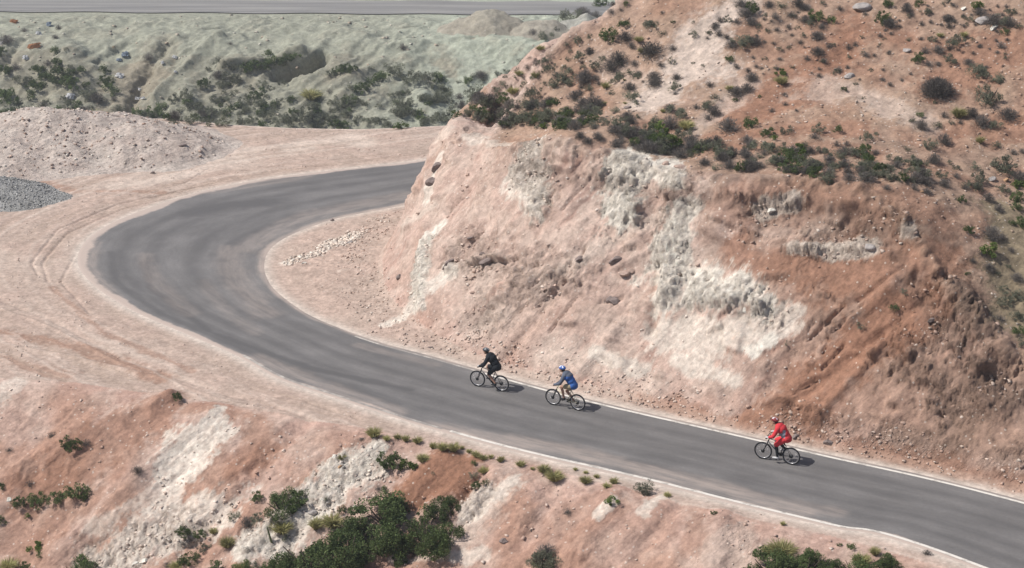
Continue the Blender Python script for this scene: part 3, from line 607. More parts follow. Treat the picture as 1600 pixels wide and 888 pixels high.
rr_ = nd(nt, 'ShaderNodeValToRGB'); L.new(nn.outputs[0], rr_.inputs[0]); rr_.color_ramp.elements[0].position = .46; rr_.color_ramp.elements[0].color = (.27, .245, .225, 1); rr_.color_ramp.elements[1].position = .60; rr_.color_ramp.elements[1].color = (.50, .46, .41, 1)
L.new(rr_.outputs[0], b.inputs['Base Color'])
for cv, ot, a, bb, off, w, mt in [(INN, OUT, (1640, 795), (760, 583), .08, .13, m_line), (OUT, INN, (1700, 930), (700, 675), .06, .14, m_line), (INN, OUT, (755, 582), (560, 524), .08, .10, m_faint), (OUT, INN, (690, 672), (380, 556), .06, .12, m_faint)]:
    co, F = line_strip(cv, ot, a, bb, off, w)
    me = np_mesh('road_marking', co, F); me.materials.append(mt); o = link_mesh('road_marking', me); o['kind'] = 'structure'

# far road: two lanes of grey asphalt on the bench beyond the gully
def far_road():
    xs = np.linspace(-160, 160, 220); c = np.interp(xs, [-160, -60, 10, 60, 160], [214, 211.5, 209.5, 206, 196])
    rows = np.linspace(-3.6, 3.6, 9); V = np.zeros((len(xs), 9, 3)); V[..., 0] = xs[:, None]; V[..., 1] = c[:, None] + rows[None] + .25 * np.sin(xs[:, None] * .5)
    zz = ground_z(V[..., 0].ravel(), V[..., 1].ravel(), ZF).reshape(V.shape[:2])
    V[..., 2] = np.maximum(zz, zz.mean(1, keepdims=True)) + .10
    ii = np.arange(len(xs) * 9).reshape(len(xs), 9); F = np.stack([ii[:-1, :-1], ii[1:, :-1], ii[1:, 1:], ii[:-1, 1:]], -1).reshape(-1, 4)
    me = np_mesh('road', V.reshape(-1, 3), F)
    m, nt, b = new_mat('far_asphalt'); L = nt.links; tc = nd(nt, 'ShaderNodeTexCoord'); mp = nd(nt, 'ShaderNodeMapping'); mp.inputs['Scale'].default_value = (.06, 1.1, 1); L.new(tc.outputs['Object'], mp.inputs[0])
    n = nd(nt, 'ShaderNodeTexNoise', Scale=1.0, Detail=6.0); L.new(mp.outputs[0], n.inputs['Vector']); r = nd(nt, 'ShaderNodeValToRGB'); L.new(n.outputs[0], r.inputs[0])
    r.color_ramp.elements[0].position = .35; r.color_ramp.elements[0].color = (.17, .165, .16, 1); r.color_ramp.elements[1].position = .68; r.color_ramp.elements[1].color = (.27, .26, .245, 1); L.new(r.outputs[0], b.inputs['Base Color'])
    me.materials.append(m); o = link_mesh('road', me); o['kind'] = 'structure'
far_road()

# ---------------------------------------------------------------- loose heaps (each its own thing)
def simple_mat(name, col, rough=.9, spec=.2, metal=0.0, noise=.12, nscale=30.0, bump=0.0):
    m, nt, b = new_mat(name); L = nt.links
    b.inputs['Roughness'].default_value = rough; b.inputs['Specular IOR Level'].default_value = spec; b.inputs['Metallic'].default_value = metal
    tc = nd(nt, 'ShaderNodeTexCoord'); n = nd(nt, 'ShaderNodeTexNoise', Scale=nscale, Detail=5.0, Roughness=.6); L.new(tc.outputs['Object'], n.inputs['Vector'])
    mr = nd(nt, 'ShaderNodeMapRange'); mr.inputs[1].default_value = .3; mr.inputs[2].default_value = .7; mr.inputs[3].default_value = 1 - noise; mr.inputs[4].default_value = 1 + noise; L.new(n.outputs[0], mr.inputs[0])
    sc = nd(nt, 'ShaderNodeVectorMath', operation='SCALE'); sc.inputs[0].default_value = col[:3]; L.new(mr.outputs[0], sc.inputs['Scale']); L.new(sc.outputs[0], b.inputs['Base Color'])
    if bump:
        bp = nd(nt, 'ShaderNodeBump', Strength=bump, Distance=.03); L.new(n.outputs[0], bp.inputs['Height']); L.new(bp.outputs[0], b.inputs['Normal'])
    return m
HEAPS = []
def heap(name, label, cat, lumps, step, col1, col2, mat, rough_amp, seed, group=None):
    x0 = min(l[0] - l[2] for l in lumps) - .5; x1 = max(l[0] + l[2] for l in lumps) + .5
    y0 = min(l[1] - l[3] for l in lumps) - .5; y1 = max(l[1] + l[3] for l in lumps) + .5
    xs = np.arange(x0, x1, step); ys = np.arange(y0, y1, step); xx, yy = np.meshgrid(xs, ys, indexing='ij')
    g = ground_z(xx.ravel(), yy.ravel(), ZF).reshape(xx.shape)
    h = np.zeros(xx.shape)
    wx = 1.2 * perlin(xx * .35, yy * .35, seed=seed); wy = .9 * perlin(xx * .4, yy * .4, seed=seed + 1)
    for cx, cy, rx, ry, hh in lumps:
        q = np.sqrt(((xx + wx - cx) / rx) ** 2 + ((yy + wy - cy) / ry) ** 2)
        h = smax(h, hh * np.clip(1.12 - q, -1, 2) ** 1.0 * ss(1.25, .6, q) * 1.25, .25)
    h = np.maximum(h - .09, 0)
    n = perlin(xx * .9, yy * .9, seed=seed + 2) * .25 + perlin(xx * 2.4, yy * 2.4, seed=seed + 3) * .10 + perlin(xx * 6, yy * 6, seed=seed + 4) * .05
    k = ss(.05, .5, h); z = g - .06 + h + k * n * rough_amp * 2
    ii = np.arange(xx.size).reshape(xx.shape); F = np.stack([ii[:-1, :-1], ii[1:, :-1], ii[1:, 1:], ii[:-1, 1:]], -1).reshape(-1, 4)
    keep = (h > .01); f0 = keep.ravel()[F].any(1); F = F[f0]; used, inv = np.unique(F, return_inverse=True)
    co = np.stack([xx.ravel(), yy.ravel(), z.ravel()], 1)[used]
    me = np_mesh(name, co, inv.reshape(-1, 4))
    t = np.clip(.5 + 1.1 * perlin(co[:, 0] * .5, co[:, 1] * .8, seed=seed + 5) + .6 * perlin(co[:, 0] * 3, co[:, 1] * 3, seed=seed + 6), 0, 1)
    c = np.array(col1)[None] * (1 - t[:, None]) + np.array(col2)[None] * t[:, None]
    at = me.color_attributes.new('earth', 'FLOAT_COLOR', 'POINT'); at.data.foreach_set('color', np.concatenate([c, np.full((len(c), 1), .6)], 1).astype(np.float32).ravel())
    me.materials.append(mat); o = link_mesh(name, me); tag(o, label, cat, group)
    HEAPS.append((xs, ys, z)); return o
def surf_z(x, y):
    z = gz(x, y)
    for xs, ys, hz in HEAPS:
        if xs[0] < x < xs[-1] and ys[0] < y < ys[-1]:
            i = int((x - xs[0]) / (xs[1] - xs[0])); j = int((y - ys[0]) / (ys[1] - ys[0]))
            z = max(z, float(hz[min(i, len(xs) - 1), min(j, len(ys) - 1)]))
    return z
m_gravel = earth_mat('loose_gravel', 1.4, 1.1, .85)
heap('dirt_mound', 'long low mound of stony pinkish earth at the far left edge of the dirt yard', 'earth mound',
     [(-26.5, 104.5, 9.5, 6.2, 1.6), (-21, 103.2, 5.5, 4.8, 1.2), (-35, 103.5, 9, 6, 1.5), (-30, 100, 8, 4.0, .8)], .10, (.45, .37, .32), (.54, .47, .41), m_earth, .6, 101)
heap('gravel_pile', 'pile of grey crushed gravel at the left edge of the dirt yard', 'gravel pile', [(-31.5, 94.5, 8.5, 3.7, 1.15), (-27.4, 93.8, 4.5, 2.4, .45)], .09, (.25, .245, .23), (.34, .335, .32), m_gravel, .35, 111)
heap('gravel_pile', 'widest taupe gravel heap beside the far road, left of the other two', 'gravel pile', [(-2.6, 199.0, 5.6, 3.6, 1.6)], .2, (.30, .27, .215), (.36, .33, .265), m_far, .4, 121, 'gravel heaps beside the far road')
heap('gravel_pile', 'middle taupe gravel heap beside the far road, half in front of the widest one', 'gravel pile', [(3.3, 197.2, 4.6, 3.2, 1.25)], .2, (.29, .26, .21), (.35, .32, .26), m_far, .4, 131, 'gravel heaps beside the far road')
heap('gravel_pile', 'greyer gravel heap beside the far road, cut off by the red hillside', 'gravel pile', [(8.2, 198.6, 4.6, 3.2, 1.3)], .2, (.31, .30, .26), (.37, .36, .31), m_far, .4, 141, 'gravel heaps beside the far road')

# ---------------------------------------------------------------- plants
def leaf_mat(name, c1, c2, rough=.75, sub=0.0):
    m, nt, b = new_mat(name); L = nt.links; b.inputs['Roughness'].default_value = rough; b.inputs['Specular IOR Level'].default_value = .25
    g = nd(nt, 'ShaderNodeNewGeometry'); oi = nd(nt, 'ShaderNodeObjectInfo')
    r = nd(nt, 'ShaderNodeValToRGB'); L.new(g.outputs['Random Per Island'], r.inputs[0])
    r.color_ramp.elements[0].color = (*c1, 1); r.color_ramp.elements[1].color = (*c2, 1)
    mr = nd(nt, 'ShaderNodeMapRange'); mr.inputs[3].default_value = .78; mr.inputs[4].default_value = 1.25; L.new(oi.outputs['Random'], mr.inputs[0])
    sc = nd(nt, 'ShaderNodeVectorMath', operation='SCALE'); L.new(r.outputs[0], sc.inputs[0]); L.new(mr.outputs[0], sc.inputs['Scale']); L.new(sc.outputs[0], b.inputs['Base Color'])
    tr = nd(nt, 'ShaderNodeBsdfTranslucent'); L.new(sc.outputs[0], tr.inputs['Color']); mx = nd(nt, 'ShaderNodeMixShader'); mx.inputs[0].default_value = .25
    L.new(b.outputs[0], mx.inputs[1]); L.new(tr.outputs[0], mx.inputs[2]); L.new(mx.outputs[0], nt.nodes['Material Output'].inputs['Surface'])
    return m
MK = {'G': leaf_mat('dark_green_leaves', (.058, .088, .030), (.125, .165, .058)), 'O': leaf_mat('grey_green_leaves', (.105, .115, .075), (.195, .20, .145)),
      'P': leaf_mat('dry_grey_twigs', (.11, .098, .088), (.215, .195, .175)), 'Y': leaf_mat('straw_green_grass', (.25, .24, .09), (.42, .39, .19)), 'B': leaf_mat('bright_green_leaves', (.075, .12, .025), (.15, .20, .05))}
m_bark = simple_mat('grey_bark', (.12, .095, .075))
rng = np.random.RandomState(5)
def leaf_quads(c, n_dir, L_, W_):
    """c (N,3) centres, n_dir (N,3) long axes -> verts and faces of kite-shaped leaves"""
    n = len(c); u = n_dir / np.linalg.norm(n_dir, axis=1)[:, None]; w = np.cross(u, rng.normal(size=(n, 3))); w /= np.linalg.norm(w, axis=1)[:, None]
    L_ = np.asarray(L_).reshape(-1, 1); W_ = np.asarray(W_).reshape(-1, 1)
    V = np.stack([c - u * L_ / 2, c + w * W_ / 2, c + u * L_ / 2, c - w * W_ / 2], 1).reshape(-1, 3)
    return V, np.arange(n * 4).reshape(n, 4)
def bush_arrays(kind, n):
    """a unit shrub, 1 m across: foliage verts/faces"""
    if kind in 'GOB':
        nc = {'G': 16, 'O': 13, 'B': 11}[kind] + (8 if n > 1500 else 0)
        th = rng.uniform(0, 2 * math.pi, nc); rr = np.sqrt(rng.uniform(0, 1, nc)) * .40; hz_ = rng.uniform(.12, .62, nc) * (1 - .9 * rr)
        cc = np.stack([rr * np.cos(th), rr * np.sin(th), hz_], 1); cr = rng.uniform(.08, .19, nc) * (1.0 if n < 1500 else .8)
        k = rng.randint(0, nc, n); d = rng.normal(size=(n, 3)); d /= np.linalg.norm(d, axis=1)[:, None]
        rad = rng.uniform(.35, 1.12, n) ** .6
        c = cc[k] + d * (cr[k] * rad)[:, None]; c[:, 2] = np.abs(c[:, 2]) * 1.0
        ax = d + rng.normal(size=(n, 3)) * .8 + np.array([0, 0, .5])
        L_ = rng.uniform(.7, 1.4, n) * {'G': .074, 'O': .066, 'B': .080}[kind] * (700 / n) ** .38
        if kind == 'O': W_ = L_ * .35; L_ = L_ * 1.5
        else: W_ = L_ * .6
        return leaf_quads(c, ax, L_, W_)
    if kind == 'P':
        th = rng.uniform(0, 2 * math.pi, n); el = np.abs(rng.normal(.85, .45, n)).clip(.05, 1.5)
        d = np.stack([np.cos(th) * np.cos(el), np.sin(th) * np.cos(el), np.sin(el)], 1)
        t = rng.uniform(.10, .52, n); L_ = rng.uniform(.08, .20, n); c = d * t[:, None] + rng.normal(size=(n, 3)) * .035; c[:, 2] = np.abs(c[:, 2])
        return leaf_quads(c, d + rng.normal(size=(n, 3)) * .35, L_, np.full(n, .020) * (900 / n) ** .4)
    # grass tussock: arching blades, two quads each
    th = rng.uniform(0, 2 * math.pi, n); el = rng.uniform(.75, 1.5, n); Lb = rng.uniform(.35, .75, n)
    b0 = np.stack([np.cos(th), np.sin(th), 0 * th], 1) * (rng.uniform(0, .12, n))[:, None]
    d1 = np.stack([np.cos(th) * np.cos(el), np.sin(th) * np.cos(el), np.sin(el)], 1); el2 = el - rng.uniform(.2, .9, n)
    d2 = np.stack([np.cos(th) * np.cos(el2), np.sin(th) * np.cos(el2), np.sin(el2)], 1)
    w = np.cross(d1, rng.normal(size=(n, 3))); w /= np.linalg.norm(w, axis=1)[:, None]; w = w * .018 * (260 / n) ** .4
    m_ = b0 + d1 * (Lb * .55)[:, None]; e = m_ + d2 * (Lb * .45)[:, None]
    V = np.stack([b0 - w, b0 + w, m_ + w, m_ - w, e], 1).reshape(-1, 3); i = np.arange(n)[:, None] * 5
    return V, np.concatenate([i + np.array([[0, 1, 2, 3]]), i + np.array([[3, 2, 4, 4]])]).astype(int)
def stem_arrays():
    V = []; F = []
    for k in range(9):
        a = rng.uniform(0, 6.28); r = rng.uniform(.12, .36); p0 = np.array([rng.uniform(-.04, .04), rng.uniform(-.04, .04), -.06]); p1 = np.array([math.cos(a) * r * .5, math.sin(a) * r * .5, .22]); p2 = np.array([math.cos(a) * r, math.sin(a) * r, rng.uniform(.35, .6)])
        for (p, q, r0, r1_) in [(p0, p1, .022, .014), (p1, p2, .014, .006)]:
            d = q - p; d /= np.linalg.norm(d); u = np.cross(d, [0, 1, .3]); u /= np.linalg.norm(u); w = np.cross(d, u); b0 = len(V)
            for (c_, rr_) in [(p, r0), (q, r1_)]:
                for j in range(5): V.append(c_ + (u * math.cos(j * 1.2566) + w * math.sin(j * 1.2566)) * rr_)
            for j in range(5): F.append([b0 + j, b0 + (j + 1) % 5, b0 + 5 + (j + 1) % 5, b0 + 5 + j])
    return np.array(V), np.array(F)
COUNT = {'G': (480, 1700, 7500), 'O': (420, 1200, 4200), 'P': (480, 1200, 3200), 'Y': (200, 480, 900), 'B': (380, 1100, 3600)}
PROTO = {}
for kd in 'GOPYB':
    for sz in range(3):
        for v in range(4 if sz < 2 else 3):
            V, F = bush_arrays(kd, COUNT[kd][sz])
            if kd == 'Y':
                tri = F[:, 2] == 0
                me = bpy.data.meshes.new('tussock'); f = [tuple(q) if q[2] != q[3] else tuple(q[:3]) for q in F.tolist()]; me.from_pydata(V.tolist(), [], f)
            else: me = np_mesh('foliage', V, F, False)
            me.materials.append(MK[kd]); PROTO[kd, sz, v] = me
SV, SF = stem_arrays(); stem_me = np_mesh('stem', SV, SF); stem_me.materials.append(m_bark)
NAME = {'G': 'green_bush', 'O': 'sage_shrub', 'P': 'dry_shrub', 'Y': 'grass_tussock', 'B': 'bright_bush'}
CAT = {'G': 'bush', 'O': 'shrub', 'P': 'dry shrub', 'Y': 'grass tuft', 'B': 'bush'}
LOOK = {'G': 'dark green bush', 'O': 'grey-green shrub', 'P': 'dry twiggy shrub', 'Y': 'yellow-green grass tussock', 'B': 'bright green bush'}
SCRUB = []
def plant(u, v, d, kind, label=None, group=None, hs=None, far=False):
    if kind == 'O' and d < 10.2 and v < 560: SCRUB.append((u, v, d, far)); return None
    """plant whose foot shows near pixel (u, v), d pixels across"""
    p = hit(u, v + (0 if far else 0), ZF)
    x, y = float(p[0]), float(p[1]); z = surf_z(x, y); s = d * mpx((x, y, z)) * {'G': 1.42, 'O': 1.5, 'P': 1.5, 'Y': 1.4, 'B': 1.45}[kind] * (1.15 if far else 1.0)
    sz = 0 if d < 15 else (1 if d < 36 else 2); v_ = random.randrange(4 if sz < 2 else 3)
    h = (hs if hs else random.uniform(.72, 1.05)) * s; w1 = s * random.uniform(.9, 1.12)
    big = d >= 30 and not far and kind != 'Y'
    rot = random.uniform(0, 6.28)
    if big:
        o = bpy.data.objects.new(NAME[kind], None); COL.objects.link(o)
        f = link_mesh('foliage', PROTO[kind, sz, v_], o); st_ = link_mesh('stem', stem_me, o)
    else: o = link_mesh(NAME[kind], PROTO[kind, sz, v_])
    o.location = (x, y, z - .04 * s); o.rotation_euler = (0, 0, rot); o.scale = (w1, s * random.uniform(.9, 1.1), h)
    if not far and kind != 'Y':      # lean with the slope a little
        n = gnorm(x, y); o.rotation_euler = (-(n.y) * .35 * math.cos(rot) + n.x * .35 * math.sin(rot), n.x * .35 * math.cos(rot) + n.y * .35 * math.sin(rot), rot)
    tag(o, label, CAT[kind], group); return o

HILL = '''892 36 28 O;907 22 16 P;852 62 20 O;833 60 12 P;870 60 8 O;844 79 14 Y;854 98 20 O;814 98 11 O;839 103 12 P;903 67 13 O;884 73 8 O;891 82 7 O;905 93 16 O;859 112 18 O;888 114 18 O;791 114 10 O;778 118 10 O;811 119 12 Y;837 121 14 Y;912 108 10 O;752 121 16 P;870 121 14 P;828 93 7 P;
938 10 20 G;978 8 9 G;959 10 12 P;951 63 25 G;974 43 17 G;977 62 20 P;1016 44 20 O;1035 22 8 P;1035 56 12 O;998 66 14 Y;1018 84 34 P;1003 84 14 Y;1051 78 12 P;1051 36 6 G;1083 37 6 O;1083 57 13 O;1108 54 9 O;987 76 12 P;967 97 26 P;955 109 22 P;941 95 12 O;930 106 17 O;922 85 15 P;904 68 10 O;912 108 10 O;991 102 13 P;1032 104 12 P;1050 99 11 O;993 120 13 O;1022 124 19 P;1057 123 13 P;969 120 13 O;982 115 10 O;1117 46 14 P;1098 105 6 O;1083 101 6 O;922 60 9 O;970 18 6 P;911 24 22 P;931 27 14 P;955 22 10 P;915 124 20 P;
1143 74 18 P;1155 72 22 O;1168 68 22 O;1181 70 18 P;1135 62 10 P;1123 56 12 P;1140 96 13 G;1125 34 12 P;1138 34 12 O;1118 42 12 P;1174 39 18 P;1151 38 12 P;1166 26 20 P;1175 18 22 G;1158 10 18 P;1202 12 16 P;1211 30 14 P;1236 26 14 P;1196 26 8 O;1259 16 15 P;1275 32 22 G;1258 34 18 P;1298 35 14 G;1266 41 14 O;1247 10 18 P;1219 12 14 O;1286 8 10 O;1312 16 10 P;1200 50 9 O;1214 49 11 P;1232 45 9 P;1246 46 8 O;1284 45 12 P;1277 62 17 P;1255 57 9 O;1251 69 10 P;1277 85 18 P;1295 76 12 P;1261 94 12 P;1287 99 12 P;1310 112 12 P;1220 118 15 B;1221 132 18 Y;1280 121 9 P;1218 79 9 O;1233 76 7 O;1218 94 9 P;1195 94 8 O;1151 107 9 P;1169 112 9 P;1182 106 8 P;1174 127 18 P;1107 54 8 O;1257 76 5 P;1185 44 10 O;1105 62 6 P;
1300 72 9 O;1379 35 22 G;1390 42 20 P;1345 61 8 O;1326 77 12 P;1337 72 10 P;1352 88 12 P;1366 89 8 P;1326 91 8 O;1360 112 8 O;1308 114 10 O;1324 108 8 P;1382 63 6 O;1375 71 6 O;1420 27 8 O;1446 21 14 O;1416 18 16 P;1386 9 12 G;1480 34 16 P;1379 127 9 P;1390 134 8 P;1409 127 7 P;1319 143 9 G;1337 134 7 O;1349 155 6 O;1339 161 4 P;1187 153 6 G;1225 150 9 P;1227 165 9 P;1206 175 9 P;1244 174 6 P;1285 98 8 O;1277 58 7 P;
1387 9 14 G;1418 10 10 P;1436 9 14 G;1424 26 9 P;1451 23 10 O;1482 32 16 P;1483 44 14 P;1479 8 12 O;1490 11 10 P;1516 34 12 O;1530 22 18 P;1527 12 16 B;1552 38 24 P;1566 36 24 O;1578 25 16 O;1578 42 18 P;1570 53 14 G;1524 41 7 P;1457 66 14 O;1494 72 26 O;1506 59 12 Y;1469 58 10 Y;1465 82 20 P;1484 78 14 P;1445 84 14 P;1436 96 18 G;1484 99 20 O;1451 104 12 P;1465 103 10 P;1513 101 16 P;1530 112 22 O;1564 76 14 P;1572 93 7 O;1531 74 9 P;1546 78 5 P;1517 64 9 O;1440 40 10 P;1454 36 8 P;1392 55 8 P;1420 64 8 O;1439 63 9 P;1388 40 14 P;1405 44 7 P;1388 85 8 P;1592 44 10 O;
1529 121 26 O;1558 128 22 O;1543 162 34 O;1574 184 26 P;1534 198 26 P;1554 200 20 O;1498 183 22 Y;1475 184 12 P;1518 182 18 P;1437 181 10 G;1426 192 10 O;1439 202 20 P;1486 194 8 O;1500 194 9 P;1464 200 14 O;1453 232 18 O;1475 225 20 P;1531 224 14 Y;1556 232 14 O;1567 266 30 O;1583 241 12 P;1597 239 12 P;1353 239 18 G;1369 241 14 P;1360 216 18 O;1417 236 10 O;1353 264 22 O;1376 264 12 P;1399 255 20 O;1401 262 16 P;1426 260 22 O;1441 276 22 O;1423 270 18 O;1444 260 14 O;1493 266 12 O;1522 264 14 O;1484 257 9 O;1353 282 24 P;1396 282 14 O;1421 284 14 O;1385 296 14 P;1428 296 12 P;1475 292 18 P;1471 278 16 O;1493 278 12 P;1529 285 22 O;1525 294 18 P;1448 301 12 P;1592 285 24 P;1594 295 18 B;1567 301 18 O;1574 274 16 O;1507 296 12 P;1462 162 8 O;
1118 155 12 O;1140 142 14 Y;1151 149 20 P;1167 143 18 P;1174 127 18 P;1148 158 8 G;1187 153 7 G;1116 180 20 P;1106 187 14 P;1106 166 16 O;1138 203 28 P;1173 198 24 G;1201 212 22 G;1210 220 12 B;1230 209 16 O;1167 223 16 P;1110 234 28 O;1130 246 26 O;1193 236 28 O;1163 242 18 P;1209 256 20 O;1159 266 20 G;1140 264 18 P;1230 252 26 G;1246 241 26 B;1234 268 28 G;1254 231 16 O;1258 263 20 O;1270 258 20 O;1278 208 18 O;1272 217 14 P;1286 240 16 O;1266 240 16 P;1309 207 14 G;1307 229 14 P;1323 228 10 P;1307 248 20 O;1343 242 20 G;1349 220 12 O;1276 264 20 O;1297 260 16 P;1319 260 16 P;1325 272 16 P;1343 264 20 O;1293 284 24 O;1327 282 16 P;1188 262 14 P;1100 258 16 P;1120 266 14 O;
913 130 24 P;931 126 12 P;965 128 16 O;946 139 14 Y;994 123 12 O;1023 134 22 P;984 140 18 P;988 156 22 O;1055 142 16 O;1057 125 12 P;1109 135 14 P;957 148 10 O;921 143 14 O;906 148 14 P;927 168 26 P;911 167 22 P;938 168 16 P;931 184 20 O;913 181 18 O;963 176 14 O;980 187 18 P;959 198 22 O;996 184 8 O;977 203 16 P;984 212 18 P;1046 174 16 P;1059 184 26 O;1046 200 26 P;1023 196 20 O;1015 215 28 O;1038 212 26 B;1032 231 28 O;1049 226 26 B;1013 237 26 P;1072 202 22 Y;1080 225 18 P;1094 238 20 G;963 230 18 P;929 202 12 P;934 218 16 P;919 224 16 P;906 216 16 P;1038 241 16 O;1061 240 18 P;996 235 14 P;1088 171 12 P;1103 171 14 O;
722 170 18 P;718 154 14 P;750 160 22 P;747 147 20 O;766 163 16 O;777 146 14 O;787 134 12 O;802 147 17 Y;820 136 11 O;835 151 22 O;785 156 6 O;811 122 12 O;836 124 12 O;876 129 22 O;865 136 16 O;888 132 16 O;899 154 20 P;860 162 16 P;802 165 16 O;844 166 14 O;795 181 22 O;772 187 20 O;788 196 20 P;814 187 22 O;832 189 20 O;858 190 24 O;884 185 24 G;879 200 28 G;853 200 13 B;831 197 12 O;840 201 9 O;806 195 8 O;734 182 12 P;750 180 12 P;912 163 12 P;916 179 16 P;741 122 10 O;730 130 10 G;865 199 14 O;906 190 12 O;745 190 14 P;760 196 12 P;725 183 10 P;
1447 303 12 P;1513 364 16 G;1548 372 26 P;1566 373 14 P;1544 396 24 B;1533 399 14 P;1519 410 10 P;1544 423 16 P;1512 430 8 G;1580 350 10 G;1594 352 18 G;1588 314 22 G;1587 326 16 G;1589 439 16 P;1569 456 14 O;1589 470 24 O;1569 477 18 O;1589 500 20 O;1595 523 22 G;1598 541 16 O;1413 461 12 O;1398 486 12 G;1486 450 8 O;1544 314 18 P;1522 296 20 O;1559 428 8 O;1503 316 14 G;1508 293 12 O;1346 513 14 O;1231 540 9 O;1404 539 6 O;1337 310 8 O;1560 330 16 P;1580 395 12 P;1575 420 9 O;1562 500 14 P'''
FAR = '''10 67 18 P;2 86 16 G;87 84 13 G;96 126 30 G;90 104 16 G;109 138 24 G;126 114 14 G;75 103 13 P;57 115 18 G;40 131 20 O;54 143 22 G;71 127 16 G;17 112 12 G;6 118 18 G;25 109 14 P;15 162 26 G;4 149 16 G;34 183 26 O;50 149 12 G;6 183 16 G;67 167 14 P;77 180 18 G;107 178 18 O;130 180 22 P;165 130 18 G;163 113 12 G;168 140 14 G;138 154 18 O;151 158 18 P;134 136 10 G;180 149 12 G;186 175 14 O;207 145 8 P;232 95 12 P;214 180 14 G;235 184 18 O;86 60 8 P;38 50 9 P;92 46 8 P;19 181 18 G;178 158 10 P;103 79 6 O;
243 182 20 G;253 168 12 G;273 160 16 O;291 155 18 O;273 187 16 P;320 137 16 G;342 122 16 P;363 130 20 O;347 137 14 O;307 174 20 O;336 182 24 O;320 181 18 P;342 160 18 O;356 159 14 O;356 180 12 G;342 102 12 O;356 107 14 O;371 109 16 O;385 111 16 G;396 107 18 G;410 108 18 G;425 101 20 G;435 102 18 G;448 97 18 G;462 91 14 G;419 88 12 G;326 110 8 O;399 155 18 G;408 167 16 O;387 177 16 O;381 164 14 O;419 183 20 O;392 194 16 O;349 197 18 O;329 196 12 O;452 195 22 O;473 193 22 O;486 173 18 O;486 156 20 Y;497 157 14 G;493 199 16 O;410 134 12 O;423 141 10 O;360 70 6 P;437 165 12 O;
517 118 14 O;527 116 14 G;539 113 16 G;553 113 16 G;615 116 22 O;597 124 18 G;590 125 14 G;580 130 12 G;568 141 16 G;559 145 14 G;580 110 8 O;642 131 20 O;664 128 20 O;684 126 20 G;627 122 10 O;684 142 16 O;695 154 22 O;666 159 18 O;683 163 18 O;630 173 26 O;625 181 24 O;629 149 10 O;656 183 12 G;642 181 14 O;576 193 16 O;602 199 20 O;620 202 12 G;629 200 12 G;684 192 22 O;666 196 18 O;700 187 18 O;713 183 14 G;537 171 22 O;536 182 22 O;546 162 18 G;487 153 10 O;515 145 10 P;546 140 12 O;507 189 18 O;497 200 16 O;527 200 20 G;539 200 12 G;521 191 16 O;483 186 16 O;630 78 12 P;717 130 6 O;732 126 10 G;592 168 8 O;708 171 12 O;700 160 12 O;560 190 12 O;430 196 14 O;375 196 12 O;300 194 14 O;262 188 12 G;410 197 12 G;120 184 16 Y;60 186 16 Y;150 182 12 Y;90 186 12 G'''
def hill_label(u, v, d, k):
    size = 'very small' if d < 9 else 'small' if d < 13 else 'knee-high' if d < 18 else 'medium' if d < 24 else 'large'
    if v > 300 or (u > 1480 and v > 285): z = 'on the slope right of the cut' if u > 1470 else 'growing on the bare cut face'
    elif u < 820: z = 'on the nose of the red spur'
    elif v > 168 and u < 960: z = 'in the left part of the rim thicket'
    elif v > 168 and u < 1140: z = 'in the middle of the rim thicket'
    elif v > 195 and u < 1300: z = 'on the right part of the cut rim'
    elif v > 195: z = 'in the scrub above the brown cut'
    elif u < 960: z = 'on the left crest of the red spur'
    elif u < 1110: z = 'left of the pale streak on the upper spur'
    elif u < 1240: z = 'between pale streak and red patch'
    elif u < 1400: z = 'on red bare ground higher up'
    else: z = 'on the stony upper right slope'
    return '%s %s %s' % (size, LOOK[k], z), '%s %ss %s' % (size, CAT[k], z)
UNIQUE = {(951, 63): 'dark green bush standing alone left of a purple-grey one on the upper spur', (1018, 84): 'broad purple-grey bush with a yellow-green side on the upper spur', (1016, 44): 'lone upright grey-green shrub on bare orange ground high on the spur',
          (892, 36): 'tall shaggy shrub on the skyline crest of the spur, against the far gravel heaps', (852, 62): 'shrub on the spur crest, halfway down the skyline', (1221, 132): 'brownish grass clump directly below the bright green bush on red ground', (1220, 118): 'bright green bush alone on the red bare patch',
          (1140, 96): 'round dark bush at the lower end of the dark scrub streak', (879, 200): 'green bush hanging over the left part of the cut rim', (853, 200): 'vivid green little bush right on the rim of the cut', (1543, 162): 'large spreading grey-green shrub at the upper right, tallest of its cluster',
          (1498, 183): 'spiky pale grass clump with long leaves at the upper right', (1138, 203): 'dark left half of a wide double shrub above the cut', (1038, 212): 'upper bright green bush on the middle of the cut rim', (1049, 226): 'lower bright green bush on the middle of the cut rim', (1544, 396): 'light green bush on the slope right of the cut',
          (1346, 513): 'small shrub rooted in the red scree, rightmost of the two on bare scree', (1231, 540): 'tiny shrub at the edge of white and red scree', (1023, 134): 'lone dark shrub just left of the pale streak', (1072, 202): 'straw-coloured tussock beside the rim thicket'}
def parse(s): return [(int(a), int(b), int(c), d) for a, b, c, d in (t.split() for t in s.replace('\n', '').split(';') if t.strip())]
seen = set()
for u, v, d, k in parse(HILL):
    if (u, v) in seen: continue
    seen.add((u, v)); L1, G1 = hill_label(u, v, d, k)
    if (u, v) in UNIQUE: L1, G1 = UNIQUE[(u, v)], None
    plant(u, v, d, k, L1, G1)
